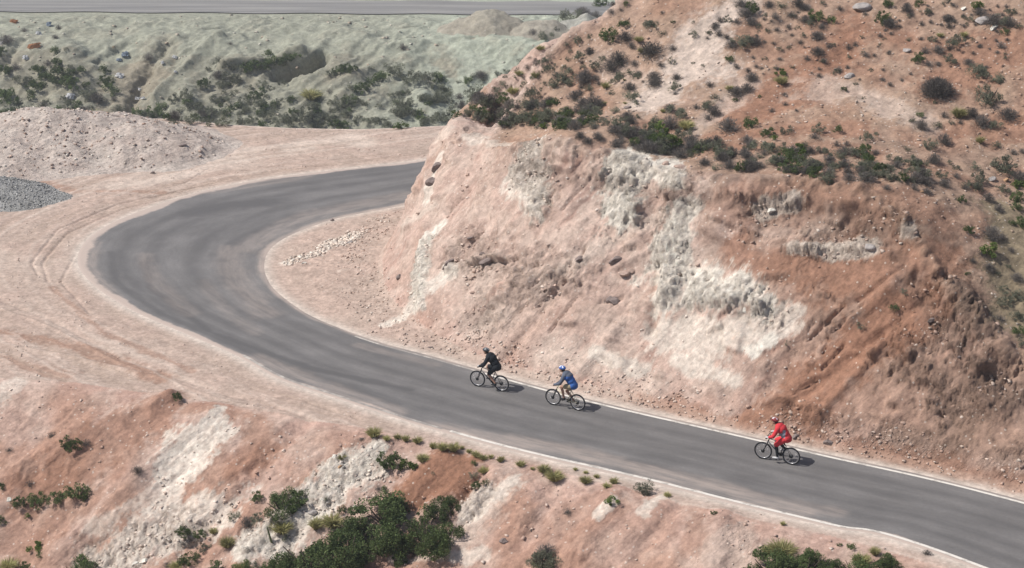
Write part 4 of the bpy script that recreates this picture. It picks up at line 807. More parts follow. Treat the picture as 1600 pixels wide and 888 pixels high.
# filling of the rim thicket and the foot of the far slope
rs = random.Random(3)
FILL = [([(728, 170), (800, 178), (880, 185), (950, 195), (1010, 218), (1090, 240), (1180, 250), (1340, 262), (1460, 270)], 20, 175, 'OOPPPG', 'low scrub crowding the rim of the cut', (11, 22)),
        ([(740, 150), (850, 130), (960, 140), (1060, 150)], 40, 45, 'OPPOY', 'low scrub on the left upper spur', (5, 10)), ([(1150, 60), (1300, 80), (1450, 60), (1590, 60)], 55, 60, 'OPP', 'low scrub on the right upper spur', (4, 9))]
for line, wd, n, kinds, z, (a_, b_) in FILL:
    for _ in range(n):
        k = rs.randrange(len(line) - 1); t = rs.random(); u = line[k][0] + (line[k + 1][0] - line[k][0]) * t; v = line[k][1] + (line[k + 1][1] - line[k][1]) * t + rs.uniform(-wd, wd)
        if v < 3: continue
        kk = rs.choice(kinds); plant(u, v, rs.uniform(a_, b_), kk, '%s, %s' % (LOOK[kk], z), '%s, %s' % (CAT[kk], z))
for line, wd, n in [([(20, 170), (120, 168), (200, 172)], 14, 24), ([(250, 180), (350, 175), (480, 180)], 16, 42), ([(490, 180), (600, 170), (700, 165)], 22, 42), ([(20, 120), (120, 118)], 20, 14), ([(340, 135), (460, 150)], 16, 16)]:
    for _ in range(n):
        t = rs.random() * (len(line) - 1); k = int(t); t -= k; u = line[k][0] + (line[k + 1][0] - line[k][0]) * t; v = line[k][1] + (line[k + 1][1] - line[k][1]) * t + rs.uniform(-wd, wd)
        kk = rs.choice('OOOG'); z = 'low scrub between the bigger plants of the far slope'; plant(u, v, rs.uniform(7, 10.1 if kk == 'O' else 13), kk, '%s, %s' % (LOOK[kk], z), '%s, %s' % (CAT[kk], z), far=True)
o = bpy.data.objects.new('dry_shrub', None); COL.objects.link(o); p = hit(1464, 150, ZF); o.location = (p[0], p[1], surf_z(p[0], p[1]) - .05); o.scale = (1.6, 1.5, 1.5)
tag(o, 'biggest dark purple-grey bush, alone above a pale bare patch on the upper right slope', 'dry shrub', 'shrubs on the red spur')
link_mesh('foliage', PROTO['P', 2, 0], o); link_mesh('foliage', PROTO['P', 2, 1], o).rotation_euler = (0, 0, 1.3); link_mesh('stem', stem_me, o)
for u, v, d, k in parse(FAR):
    z = 'at the far left' if u < 200 else 'left of the dark washout' if u < 470 else 'right of the dark washout' if u < 600 else 'beside the red spur'
    h = 'low on' if v > 150 else 'halfway up' if v > 90 else 'near the top of'
    size = 'small' if d < 13 else 'medium' if d < 20 else 'large'
    plant(u, v, d, k, '%s %s %s the far slope %s' % (size, LOOK[k], h, z), 'plants %s the far slope %s' % (h, z), far=True)

FG = [  # foot pixel u, v, size, kind, label
 (113, 702, 27, 'G', 'dark bush with a bleached branch beside it, upper left of the near slope'), (135, 697, 14, 'P', 'bleached dry branches right of a dark bush on the left slope'), (81, 684, 14, 'P', 'little dry shrub uphill of the dark bush with bleached branches'),
 (15, 707, 12, 'P', 'scrap of dry brush at the left edge of the near slope'), (123, 778, 32, 'G', 'rightmost dark bush of the row of three on the left slope'), (88, 784, 24, 'G', 'right half of the middle bush in the row of three'), (58, 788, 26, 'G', 'left half of the middle bush in the row of three'),
 (31, 790, 20, 'G', 'leftmost bush of the row, next to a white stone'), (3, 765, 12, 'G', 'bush fragment cut by the left edge, above the row of three'), (100, 780, 8, 'O', 'tiny grey tuft between two dark bushes'), (42, 810, 9, 'B', 'tiny bright tuft below the row of dark bushes'), (2, 817, 14, 'G', 'bush fragment cut by the left edge, below the row'),
 (58, 862, 24, 'B', 'low bright green patch of grass at the lower left'), (65, 871, 12, 'G', 'small dark bush just under the bright green grass patch'), (14, 893, 30, 'Y', 'dark shaggy tussock in the bottom left corner'), (40, 890, 16, 'G', 'leafy bush right of the corner tussock'), (215, 740, 16, 'P', 'small dry shrub alone on the red patch'), (48, 760, 14, 'P', 'grey dry shrub above the bush next to the white stone'),
 (403, 780, 18, 'G', 'small bush just left of the round bush at mid slope'), (438, 797, 48, 'G', 'round leafy bush on the edge of the white scree'), (463, 786, 32, 'G', 'smaller right-hand crown touching the round leafy bush'), (367, 813, 18, 'O', 'pale green shrub on pink ground below the small bush'),
 (403, 815, 20, 'O', 'dark olive shrub, upper of a leaning pair'), (386, 822, 20, 'P', 'brown shrub, lower of a leaning pair'), (440, 832, 32, 'Y', 'drooping straw tussock below the round leafy bush'), (356, 856, 26, 'Y', 'spiky spreading rosette of grass on pink ground'), (333, 834, 13, 'Y', 'thin yellow grass streak among bushes'),
 (285, 840, 22, 'G', 'leftmost of two small bushes on the white scree edge'), (312, 840, 18, 'G', 'rightmost of two small bushes on the white scree edge'), (298, 849, 13, 'P', 'dry shrub under the two small bushes'), (287, 855, 12, 'P', 'lowest dry shrub under the two small bushes'), (318, 863, 16, 'O', 'olive sprig right of the dry shrubs'), (327, 856, 8, 'O', 'tiny olive sprig above the white scree'),
 (296, 882, 26, 'G', 'bush at the bottom edge left of the tall conical bush'), (276, 888, 18, 'Y', 'yellow-brown tussock left of the bottom bush'), (262, 888, 12, 'P', 'dry tuft at the bottom edge'), (340, 899, 30, 'G', 'conical dark bush at the bottom edge'), (380, 893, 28, 'G', 'bush with yellow skirt at the bottom edge'), (379, 896, 24, 'Y', 'yellow tussock skirting a bottom-edge bush'),
 (388, 862, 13, 'P', 'reddish dry shrub on the white scree'), (447, 845, 10, 'O', 'small sprig on the white scree'), (494, 826, 22, 'Y', 'narrow yellow tussock just above the big dark thicket'), (519, 822, 30, 'Y', 'broad straw tussock at the top of the big dark thicket'), (420, 895, 26, 'G', 'bush filling the gap left of the big thicket at the bottom'), (403, 890, 18, 'O', 'olive shrub left of the big thicket at the bottom'),
 (130, 912, 66, 'G', 'large leafy bush at the bottom, far left, with open top twigs'), (610, 728, 34, 'G', 'dark bush near the yard edge above the white scree'), (638, 735, 24, 'B', 'yellow-green bush right of the dark one near the yard edge'), (660, 722, 20, 'Y', 'dull tussock right of the yellow-green bush'),
 (584, 684, 20, 'Y', 'tall dark tussock first in the verge line'), (604, 689, 13, 'Y', 'second small tussock of the verge line'), (621, 686, 13, 'Y', None), (634, 690, 13, 'Y', None), (652, 693, 14, 'Y', None), (677, 701, 13, 'Y', None), (692, 704, 17, 'Y', None), (709, 705, 17, 'Y', None), (722, 703, 8, 'Y', None), (733, 708, 9, 'Y', None),
 (744, 714, 13, 'Y', None), (755, 719, 13, 'Y', None), (767, 716, 9, 'Y', None), (782, 722, 12, 'Y', None), (813, 729, 14, 'Y', None), (832, 735, 8, 'Y', None), (741, 727, 9, 'G', 'small green tuft at the top right of the red triangle'), (755, 739, 14, 'Y', 'tussock right of the red triangle of earth'), (739, 745, 12, 'O', 'grey shrub right of the red triangle of earth'),
 (747, 762, 16, 'G', 'left one of a pair of small dark bushes'), (761, 758, 12, 'G', 'right one of a pair of small dark bushes'), (676, 743, 7, 'O', 'tiny shrub inside the red triangle of earth'), (602, 768, 12, 'G', 'small bush above the big thicket on white scree'), (591, 767, 12, 'P', 'dry shrub above the big thicket on white scree'), (565, 689, 10, 'P', 'grey scrap left of the first verge tussock'),
 (534, 720, 13, 'Y', 'grass tuft along the upper edge of the white scree'), (509, 783, 9, 'O', 'small sprig in the middle of the white scree'), (534, 800, 14, 'G', 'small green bush in the white scree'),
 (850, 738, 20, 'Y', 'tussock with one tall flower stalk on the verge'), (866, 752, 24, 'Y', 'tussock in front of the one with a tall stalk'), (1006, 770, 26, 'O', 'low wide grey-green bush beside the white line'), (957, 786, 19, 'B', 'oval bright green cushion on the bank'), (948, 762, 13, 'Y', None), (915, 755, 16, 'Y', None), (932, 747, 9, 'Y', None), (959, 756, 14, 'Y', None), (915, 740, 8, 'Y', None), (899, 735, 7, 'Y', None),
 (1115, 804, 10, 'G', 'tiny dark tuft alone on the bank crest'), (1223, 821, 9, 'Y', 'tiny yellow tuft below the white line'), (1311, 854, 8, 'G', 'tiny green tuft left of another on the gravel verge'), (1330, 857, 13, 'G', 'small green tuft on the gravel verge'), (1367, 867, 17, 'Y', 'dry tussock on the gravel verge'), (1386, 870, 8, 'G', 'tiny tuft right of the dry verge tussock'), (1448, 867, 13, 'P', 'small dark tuft touching the white line at the lower right'),
 (887, 803, 12, 'P', 'dry shrub on the bank below the verge grasses'), (1043, 776, 12, 'Y', 'yellow grass right of the low grey-green bush'), (847, 888, 40, 'O', 'leafy shrub low on the bank left of centre bottom'), (855, 868, 26, 'P', 'bare twigs rising behind the shrub low on the bank'), (850, 893, 26, 'G', 'green lower part of the shrub with bare twigs'),
 (1221, 868, 40, 'Y', 'tall straw tussock on top of the bottom right thicket'), (1200, 866, 18, 'Y', 'short straw tussock left of the tall one'), (1266, 890, 46, 'G', 'tall bush right of the straw tussock'), (1208, 902, 64, 'G', 'largest bush of the bottom right thicket'), (1245, 904, 54, 'G', 'middle bush of the bottom right thicket'), (1175, 898, 26, 'G', 'leftmost small bush of the bottom right thicket'),
 (1345, 885, 26, 'Y', 'yellow tussock rising behind the bush at the bottom right'), (1340, 906, 56, 'G', 'wide bush cut by the bottom edge, second from the right'), (1385, 902, 44, 'G', 'last bush of the thicket at the bottom right'), (1300, 902, 40, 'G', 'low bush linking the two bottom right thickets'), (275, 626, 17, 'G', 'small green bush on top of the red hump by the yard'),
 # the big dark thicket
 (601, 816, 76, 'G', 'upper main crown of the big dark thicket'), (560, 848, 60, 'G', 'middle left crown of the big dark thicket'), (606, 862, 66, 'G', 'middle crown of the big dark thicket under the upper one'), (487, 890, 88, 'G', 'lower left crown of the big dark thicket'), (535, 893, 76, 'G', 'bottom middle crown of the big dark thicket'), (452, 898, 50, 'G', 'leftmost low crown of the big dark thicket'),
 (572, 880, 56, 'G', 'low right crown of the big dark thicket'), (615, 836, 22, 'B', 'light green sprig inside the big dark thicket'), (628, 858, 26, 'Y', 'straw grass in the gap between the two thickets'), (694, 806, 40, 'G', 'upper crown of the right-hand thicket'), (668, 812, 28, 'G', 'small crown left of the upper crown of the right-hand thicket'), (660, 862, 66, 'G', 'left crown of the right-hand thicket'), (694, 856, 56, 'G', 'right crown of the right-hand thicket'), (625, 880, 24, 'G', 'low sprig between the two thickets')]
for u, v, d, k, lab in FG:
    g = 'bushes and tufts on the near bank'
    if lab is None: lab, g = ('short yellow-green tuft in the grass line beside the white road edge', 'grass tufts along the road verge')
    plant(u, v, d, k, lab, g)
def low_scrub():
    Vs, Fs, n = [], [], 0
    pv = []
    for v_ in range(4):
        me = PROTO['O', 0, v_]; a = np.zeros(len(me.vertices) * 3, np.float32); me.vertices.foreach_get('co', a); pv.append(a.reshape(-1, 3))
    for k, (u, v, d, far) in enumerate(SCRUB):
        p = hit(u, v, ZF); s = d * mpx(p) * 1.5 * (1.15 if far else 1); a = random.uniform(0, 6.28); q = pv[k % 4]; c, si = math.cos(a), math.sin(a)
        w = np.stack([q[:, 0] * c - q[:, 1] * si, q[:, 0] * si + q[:, 1] * c, q[:, 2] * .85], 1) * s + np.array([p[0], p[1], surf_z(p[0], p[1]) - .02])
        Vs.append(w); Fs.append(np.arange(len(q)).reshape(-1, 4) + n); n += len(q)
    me = np_mesh('low_scrub', np.concatenate(Vs), np.concatenate(Fs), False); me.materials.append(MK['O']); o = link_mesh('low_scrub', me); o['kind'] = 'stuff'
def cactus(u, v, h_px):
    p = hit(u, v, ZF); s = mpx(p); bm = bmesh.new(); n = 10; h = h_px * s
    prev = None
    for i in range(9):
        t = i / 8; c = Vector((-.22 * h * t, 0, h * t)); r = .035 * (1 - .35 * t) * (1 if i < 8 else .3)
        ring = [bm.verts.new(c + Vector((math.cos(a * 2 * math.pi / n), math.sin(a * 2 * math.pi / n), 0)) * r * (1.25 if a % 2 else .8)) for a in range(n)]
        if prev:
            for a in range(n): bm.faces.new((prev[a], prev[(a + 1) % n], ring[(a + 1) % n], ring[a]))
        prev = ring
    bm.faces.new(prev); me = bpy.data.meshes.new('cactus'); bm.to_mesh(me); bm.free(); me.materials.append(simple_mat('cactus_skin', (.12, .14, .07)))
    o = link_mesh('cactus', me); o.location = (p[0], p[1], p[2] - .05); return o
tag(cactus(425, 849, 30), 'thin leaning cactus stalk standing on the white scree', 'cactus')

low_scrub()
# ---------------------------------------------------------------- rocks
def rock_mesh(name, seed, flat=.7, cuts=9):
    r = np.random.RandomState(seed); bm = bmesh.new(); bmesh.ops.create_icosphere(bm, subdivisions=3, radius=.5)
    planes = [(Vector(r.normal(size=3)).normalized(), r.uniform(.26, .42)) for _ in range(cuts)]
    for v in bm.verts:
        for n_, d_ in planes:
            k = v.co.dot(n_)
            if k > d_: v.co -= n_ * (k - d_)
        v.co.z *= flat; v.co += Vector(r.normal(size=3)) * .008
    me = bpy.data.meshes.new(name); bm.to_mesh(me); bm.free(); return me
def rock_mat(name, c): return simple_mat(name, c, .92, .2, 0, .28, 5.0, .8)
m_rk = {'d': rock_mat('dark_rock', (.20, .16, .145)), 'p': rock_mat('pink_rock', (.38, .28, .23)), 'w': rock_mat('white_rock', (.60, .57, .50)), 'g': rock_mat('grey_rock', (.33, .30, .28)), 'b': rock_mat('orange_rock', (.42, .26, .15))}
RM = {(c, i): None for c in m_rk for i in range(3)}
for c, i in RM:
    me = rock_mesh('rock', 31 * i + ord(c), [.75, .5, .85][i]); me.materials.append(m_rk[c]); RM[c, i] = me
ROCKS = [(962, 408, 24, 'd', 'large dark boulder stuck in the middle of the cut face'), (974, 430, 20, 'p', 'pinkish boulder just under the large dark one in the cut face'), (958, 472, 24, 'd', 'flat dark rock jutting out low in the cut face'), (905, 408, 16, 'd', 'narrow dark rock left of the large dark boulder'), (762, 408, 26, 'd', 'long flat dark ledge rock on the left of the cut face'),
 (780, 404, 14, 'd', 'small rock at the right end of the long ledge rock'), (700, 414, 20, 'd', 'dark rock left of the long ledge rock'), (735, 376, 12, 'd', 'small dark rock above the ledge rocks'), (677, 286, 20, 'd', 'dark block sticking out of the spur edge over the road'), (683, 262, 20, 'd', 'tall dark block above the one on the spur edge'), (738, 458, 10, 'p', 'small rock below the ledge rocks'),
 (626, 434, 14, 'd', 'rock in the crumbly white edge of the spur foot'), (988, 425, 12, 'p', 'smaller rock right of the pinkish boulder'), (672, 543, 9, 'd', 'single reddish stone beside the road before the first rider'), (1295, 692, 14, 'd', 'dark stone on the verge right of the red rider'), (1243, 683, 12, 'd', 'dark stone at the foot of the cut behind the red rider'), (1552, 45, 14, 'w', 'bright white round rock at the upper right'),
 (1535, 36, 20, 'g', 'grey slab left of the bright white rock'), (1345, 14, 26, 'g', 'large tilted grey slab near the top edge'), (1416, 79, 14, 'g', 'pale wedge-shaped rock on the upper slope'), (1327, 121, 15, 'g', 'flat pale rock on red bare ground'), (1505, 15, 11, 'w', 'white rock left of the scrub at the upper right'), (980, 168, 12, 'd', 'grey-purple stone among shrubs above the rim'),
 (1571, 282, 11, 'b', 'orange stone at the right edge above the cut'), (1549, 281, 12, 'g', 'pale stone near the right edge above the cut'), (1062, 262, 18, 'p', 'layered rock under the rim thicket'), (1040, 258, 14, 'p', 'pale block in the rim under the thicket'), (238, 271, 9, 'd', 'dark round stone on pale dust left of the bend'), (286, 246, 13, 'd', 'dark stone at the right foot of the dirt mound'),
 (788, 848, 16, 'd', 'dark half-buried rock on the near slope'), (529, 731, 10, 'b', 'orange stone at the top of the white scree'), (521, 717, 9, 'w', 'white stone beside the orange stone'), (14, 781, 10, 'w', 'white elongated stone left of the bush row'), (225, 878, 14, 'w', 'flat white stone on the bottom left scree'), (210, 882, 10, 'w', 'pale stone left of the flat white one'), (488, 803, 13, 'g', 'pale slab below the round leafy bush'),
 (555, 794, 10, 'w', 'white slab in the middle of the white scree'), (1530, 606, 12, 'd', 'dark rock in the broken ground at the right'), (1500, 560, 12, 'd', 'dark rock under the brown outcrop'), (1455, 502, 12, 'd', 'rock at the left end of the brown outcrop'), (1205, 330, 14, 'w', 'white block high in the right half of the cut face'), (1262, 322, 7, 'w', 'small white stone right of the white block'), (1358, 388, 18, 'g', 'pale rounded boulder in the brown part of the cut'),
 (1244, 397, 10, 'w', 'white stone in the pale seam of the brown cut'), (1165, 487, 13, 'w', 'pale block under the grey rock band'), (1192, 546, 13, 'w', 'brightest white block on the pale scree'), (1440, 300, 8, 'b', 'tiny orange stone on the right rim'), (755, 400, 12, 'd', 'small dark step rock in the ledge group'), (545, 380, 10, 'g', 'pale stone at the upper end of the rubble by the inner bend'), (475, 412, 10, 'w', 'white stone at the lower end of the rubble by the inner bend'), (520, 345, 8, 'd', 'dark stone on the inner verge by the far road leg'), (950, 637, 7, 'w', 'pale stone on the verge between the blue and red riders')]
for n_, (u, v, d, c, lab) in enumerate(ROCKS):
    p = hit(u, v, ZF); s = d * mpx(p) * 1.15; o = link_mesh('rock', RM[c, n_ % 3]); nn_ = gnorm(p[0], p[1])
    o.location = Vector((p[0], p[1], surf_z(p[0], p[1]))) + nn_ * s * .02; o.scale = (s * random.uniform(.9, 1.2), s * random.uniform(.7, .9), s * random.uniform(.6, .85))
    o.rotation_euler = (random.uniform(-.3, .3), random.uniform(-.3, .3) - .3, random.uniform(-.5, .5)); tag(o, lab, 'rock')

# countless small stones: one stuff object per place
CUBE = np.array([(x, y, z) for x in (-1, 1) for y in (-1, 1) for z in (-1, 1)], float) * .5
CF = np.array([(0, 1, 3, 2), (4, 6, 7, 5), (0, 4, 5, 1), (2, 3, 7, 6), (0, 2, 6, 4), (1, 5, 7, 3)])
m_stone = earth_mat('stone_surface', 2.0, .7, 0)
def stones(name, xs, ys, sizes, cols, zz=None):
    n = len(xs); z = ground_z(xs, ys, ZF) if zz is None else zz
    V = CUBE[None] * rng.uniform(.55, 1.1, (n, 8, 3)); V[..., 2] *= .55; V[..., 0] *= 1.15; V[:, ::3, :2] *= rng.uniform(.4, .9, (n, 1, 1))
    a = rng.uniform(0, 6.28, n); c, s = np.cos(a)[:, None], np.sin(a)[:, None]; t = rng.uniform(-.5, .5, n)[:, None]
    x, y, w = V[..., 0], V[..., 1], V[..., 2]; x, w = x * np.cos(t) - w * np.sin(t), x * np.sin(t) + w * np.cos(t)
    V = np.stack([x * c - y * s, x * s + y * c, w], -1) * sizes[:, None, None] + np.stack([xs, ys, z + sizes * .04], 1)[:, None]
    F = (CF[None] + np.arange(n)[:, None, None] * 8).reshape(-1, 4); me = np_mesh(name, V.reshape(-1, 3), F, False)
    at = me.color_attributes.new('earth', 'FLOAT_COLOR', 'POINT'); cc = np.repeat(cols, 8, 0); at.data.foreach_set('color', np.concatenate([cc, np.full((len(cc), 1), .3)], 1).astype(np.float32).ravel())
    me.materials.append(m_stone); o = link_mesh(name, me); o['kind'] = 'stuff'; return o
def stone_cols(n, i=None):
    pal = np.array([(.44, .33, .27), (.55, .47, .40), (.62, .57, .50), (.30, .22, .18), (.38, .26, .20), (.24, .19, .17)]); c = pal[rng.choice(6, n, p=[.3, .24, .14, .12, .14, .06])]
    return c * rng.uniform(.85, 1.15, (n, 1))
def pick(w, n):
    w = np.maximum(w, 0) * vis; w = w * np.gradient(GY, axis=0).ravel() * GY.ravel(); return rng.choice(X.size, n, p=w / w.sum())
def scatter(name, w, n, smin_, smax_, pw=3.0):
    i = pick(w, n); xs = X[i] + rng.normal(size=n) * .08; ys = Y[i] + rng.normal(size=n) * .08
    keep = ~inside(xs, ys, road_poly); xs, ys, i = xs[keep], ys[keep], i[keep]; n = len(xs)
    sz = smin_ + (smax_ - smin_) * rng.uniform(0, 1, n) ** pw
    c = stone_cols(n) * .55 + A[i] * .6
    stones(name, xs, ys, sz, c)
foot = np.where((INSH & (DT < 1.0) & (DT > -2.2)) | (flat & (DT <= 0) & (DT > -2.0)), 1.0, 0) * (DI < 5) * ss(-.2, .2, warp + .25) * ss(.35, .9, DROAD)
scatter('stones_at_cut_foot', foot * (1 + 3 * ss(55, 66, Y) * ss(76, 68, Y)), 8000, .02, .15, 7.0)
pile = mask([([(455, 410, 10), (500, 395, 16), (570, 362, 12)], 1.0)]) * flat
scatter('rubble_by_inner_bend', pile, 1500, .03, .20, 3.5)
scatter('stones_on_cut_face', (facem * (.10 + 1.2 * rub) * ss(-.3, .3, warp2)), 8000, .03, .20, 6.0)
scatter('stones_on_upper_slope', TOPM * INSH * ss(-.1, .4, warp + .2), 5000, .025, .15, 5.0)
scatter('stones_on_near_bank', embm * (.12 + rub + .5 * M_white) * (DE < 16), 9000, .02, .16, 6.0)
scatter('stones_on_dirt_yard', yard * (Y < 115) * (DT < -2) * ss(-.1, .4, warp), 2200, .02, .10, 4.0)
scatter('stones_on_far_slope', np.where(farm > 0, ss(-.1, .3, warp), 0), 2500, .06, .4, 5.0)
def heap_stones(name, k, n, s0, s1, cols, thr):
    xs_, ys_, hz = HEAPS[k]; g = ground_z(np.repeat(xs_, len(ys_)), np.tile(ys_, len(xs_)), ZF).reshape(hz.shape); ok = np.argwhere(hz - g > thr)
    j = ok[rng.randint(0, len(ok), n)]; x = xs_[j[:, 0]] + rng.normal(size=n) * .05; y = ys_[j[:, 1]] + rng.normal(size=n) * .05; sz = s0 + (s1 - s0) * rng.uniform(0, 1, n) ** 5
    stones(name, x, y, sz, cols(n), hz[j[:, 0], j[:, 1]])
heap_stones('stones_on_dirt_mound', 0, 4200, .03, .20, stone_cols, .08)
heap_stones('crushed_gravel', 1, 9000, .05, .12, lambda n: np.array([(.31, .305, .29)]) * rng.uniform(.55, 1.55, (n, 1)), .0)

# ---------------------------------------------------------------- litter on the far slope
def litter(u, v, w, h, col, label, name='plastic_scrap', seed=0):
    p = hit(u, v, ZF); s = mpx(p); bm = bmesh.new(); n = 7; r = random.Random(seed + u)
    g = [[bm.verts.new(((i / (n - 1) - .5) * w * s * r.uniform(.8, 1.1), (j / (n - 1) - .5) * h * s * 1.3, .12 + .22 * h * s * r.uniform(-.4, 1) + .35 * h * s * math.sin(math.pi * i / (n - 1)) * math.sin(math.pi * j / (n - 1)))) for j in range(n)] for i in range(n)]
    for i in range(n - 1):
        for j in range(n - 1): bm.faces.new((g[i][j], g[i + 1][j], g[i + 1][j + 1], g[i][j + 1]))
    bmesh.ops.solidify(bm, geom=bm.faces[:], thickness=.02); me = bpy.data.meshes.new(name); bm.to_mesh(me); bm.free(); me.materials.append(col)
    o = link_mesh(name, me); o.location = (p[0], p[1], p[2]); o.rotation_euler = (.45, r.uniform(-.3, .3), r.uniform(-.4, .4)); return tag(o, label, 'litter', 'rubbish dumped on the far slope')
m_wp = simple_mat('white_plastic', (.72, .72, .72), .5, .4, 0, .1); m_or = simple_mat('rusty_orange', (.42, .20, .10)); m_bl = simple_mat('pale_blue_plastic', (.30, .36, .44)); m_tn = simple_mat('cardboard', (.50, .42, .30))
for i, a in enumerate([(187, 120, 13, 8, m_wp, 'white wedge-shaped scrap right of the dark bushes on the far slope'), (110, 152, 14, 9, m_wp, 'white plastic bag below the largest far bush'), (40, 92, 11, 8, m_wp, 'pale round rubbish above the bushes at far left'), (54, 74, 20, 9, m_or, 'orange-brown rubbish heap near the top of the far slope'),
                       (216, 156, 10, 5, m_wp, 'white scrap low in the far gully, left one'), (224, 155, 7, 4, m_wp, 'white scrap low in the far gully, right one'), (4, 69, 8, 7, m_wp, 'white rubbish at the left edge of the far slope'), (60, 54, 9, 6, m_wp, 'white scraps above the orange rubbish'), (77, 40, 8, 8, m_bl, 'pale upright scrap near the far bench at the left'), (196, 87, 11, 9, m_bl, 'pale blue bag in the far gully'),
                       (186, 95, 8, 5, m_bl, 'smaller pale blue scrap left of the blue bag'), (177, 76, 5, 4, m_tn, 'tan scrap above the blue bag'), (273, 91, 8, 5, m_wp, 'white scrap on the far gully side, upper'), (254, 100, 5, 6, m_wp, 'white scrap on the far gully side, middle'), (274, 114, 5, 4, m_wp, 'white scrap on the pale ridge'), (218, 142, 4, 5, m_wp, 'tiny white scrap in the gully bed'), (81, 185, 5, 5, m_tn, 'pale scrap at the yard edge in front of the far slope'), (22, 35, 14, 6, m_or, 'brown rubbish strip at the top left')]):
    litter(*a[:4], a[4], a[5], seed=i)

# ---------------------------------------------------------------- bicycles and riders
def tube(bm, a, b, r0, r1=None, n=8, mi=0):
    a, b = Vector(a), Vector(b); r1 = r0 if r1 is None else r1; d = (b - a).normalized(); u = d.orthogonal().normalized(); w = d.cross(u)
    A_ = [bm.verts.new(a + (u * math.cos(i * 2 * math.pi / n) + w * math.sin(i * 2 * math.pi / n)) * r0) for i in range(n)]
    B_ = [bm.verts.new(b + (u * math.cos(i * 2 * math.pi / n) + w * math.sin(i * 2 * math.pi / n)) * r1) for i in range(n)]
    fs = [bm.faces.new((A_[i], A_[(i + 1) % n], B_[(i + 1) % n], B_[i])) for i in range(n)]; fs += [bm.faces.new(A_[::-1]), bm.faces.new(B_)]
    for f in fs: f.material_index = mi
def torus(bm, c, R_, r, n=48, k=8, sy=1.0):
    c = Vector(c); rings = []
    for i in range(n):
        a = 2 * math.pi * i / n; e = Vector((math.cos(a), 0, math.sin(a)))
        rings.append([bm.verts.new(c + e * (R_ + r * math.cos(2 * math.pi * j / k)) + Vector((0, r * sy * math.sin(2 * math.pi * j / k), 0))) for j in range(k)])
    for i in range(n):
        for j in range(k): bm.faces.new((rings[i][j], rings[(i + 1) % n][j], rings[(i + 1) % n][(j + 1) % k], rings[i][(j + 1) % k]))
def ball(bm, c, r, sub=2, s=(1, 1, 1), rot=None):
    ret = bmesh.ops.create_icosphere(bm, subdivisions=sub, radius=1); M = Matrix.Translation(c) @ (rot or Matrix.Identity(4)) @ Matrix.Diagonal((r * s[0], r * s[1], r * s[2], 1))
    bmesh.ops.transform(bm, matrix=M, verts=ret['verts'])
def part(name, bm, mat, parent, smooth=True):
    bmesh.ops.recalc_face_normals(bm, faces=bm.faces[:]); me = bpy.data.meshes.new(name); bm.to_mesh(me); bm.free()
    for m in (mat if isinstance(mat, list) else [mat]): me.materials.append(m)
    if smooth:
        for p in me.polygons: p.use_smooth = True
    return link_mesh(name, me, parent)
mt_rub = simple_mat('tyre_rubber', (.025, .025, .027), .8); mt_al = simple_mat('alloy', (.55, .55, .56), .35, .5, .8, .03); mt_blk = simple_mat('black_metal', (.03, .03, .032), .45, .5); mt_seat = simple_mat('saddle_vinyl', (.02, .02, .02), .55)
def ikn(h, f, l1, l2, fwd=1):
    """knee between hip h and ankle f, bending forwards"""
    h, f = Vector(h), Vector(f); d = f - h; L_ = min(d.length, l1 + l2 - .002); u = d.normalized(); a = (l1 * l1 - l2 * l2 + L_ * L_) / (2 * L_); hh = math.sqrt(max(l1 * l1 - a * a, 0))
    n = Vector((1, 0, .3)) * fwd; n = (n - u * n.dot(u)).normalized(); return h + u * a + n * hh
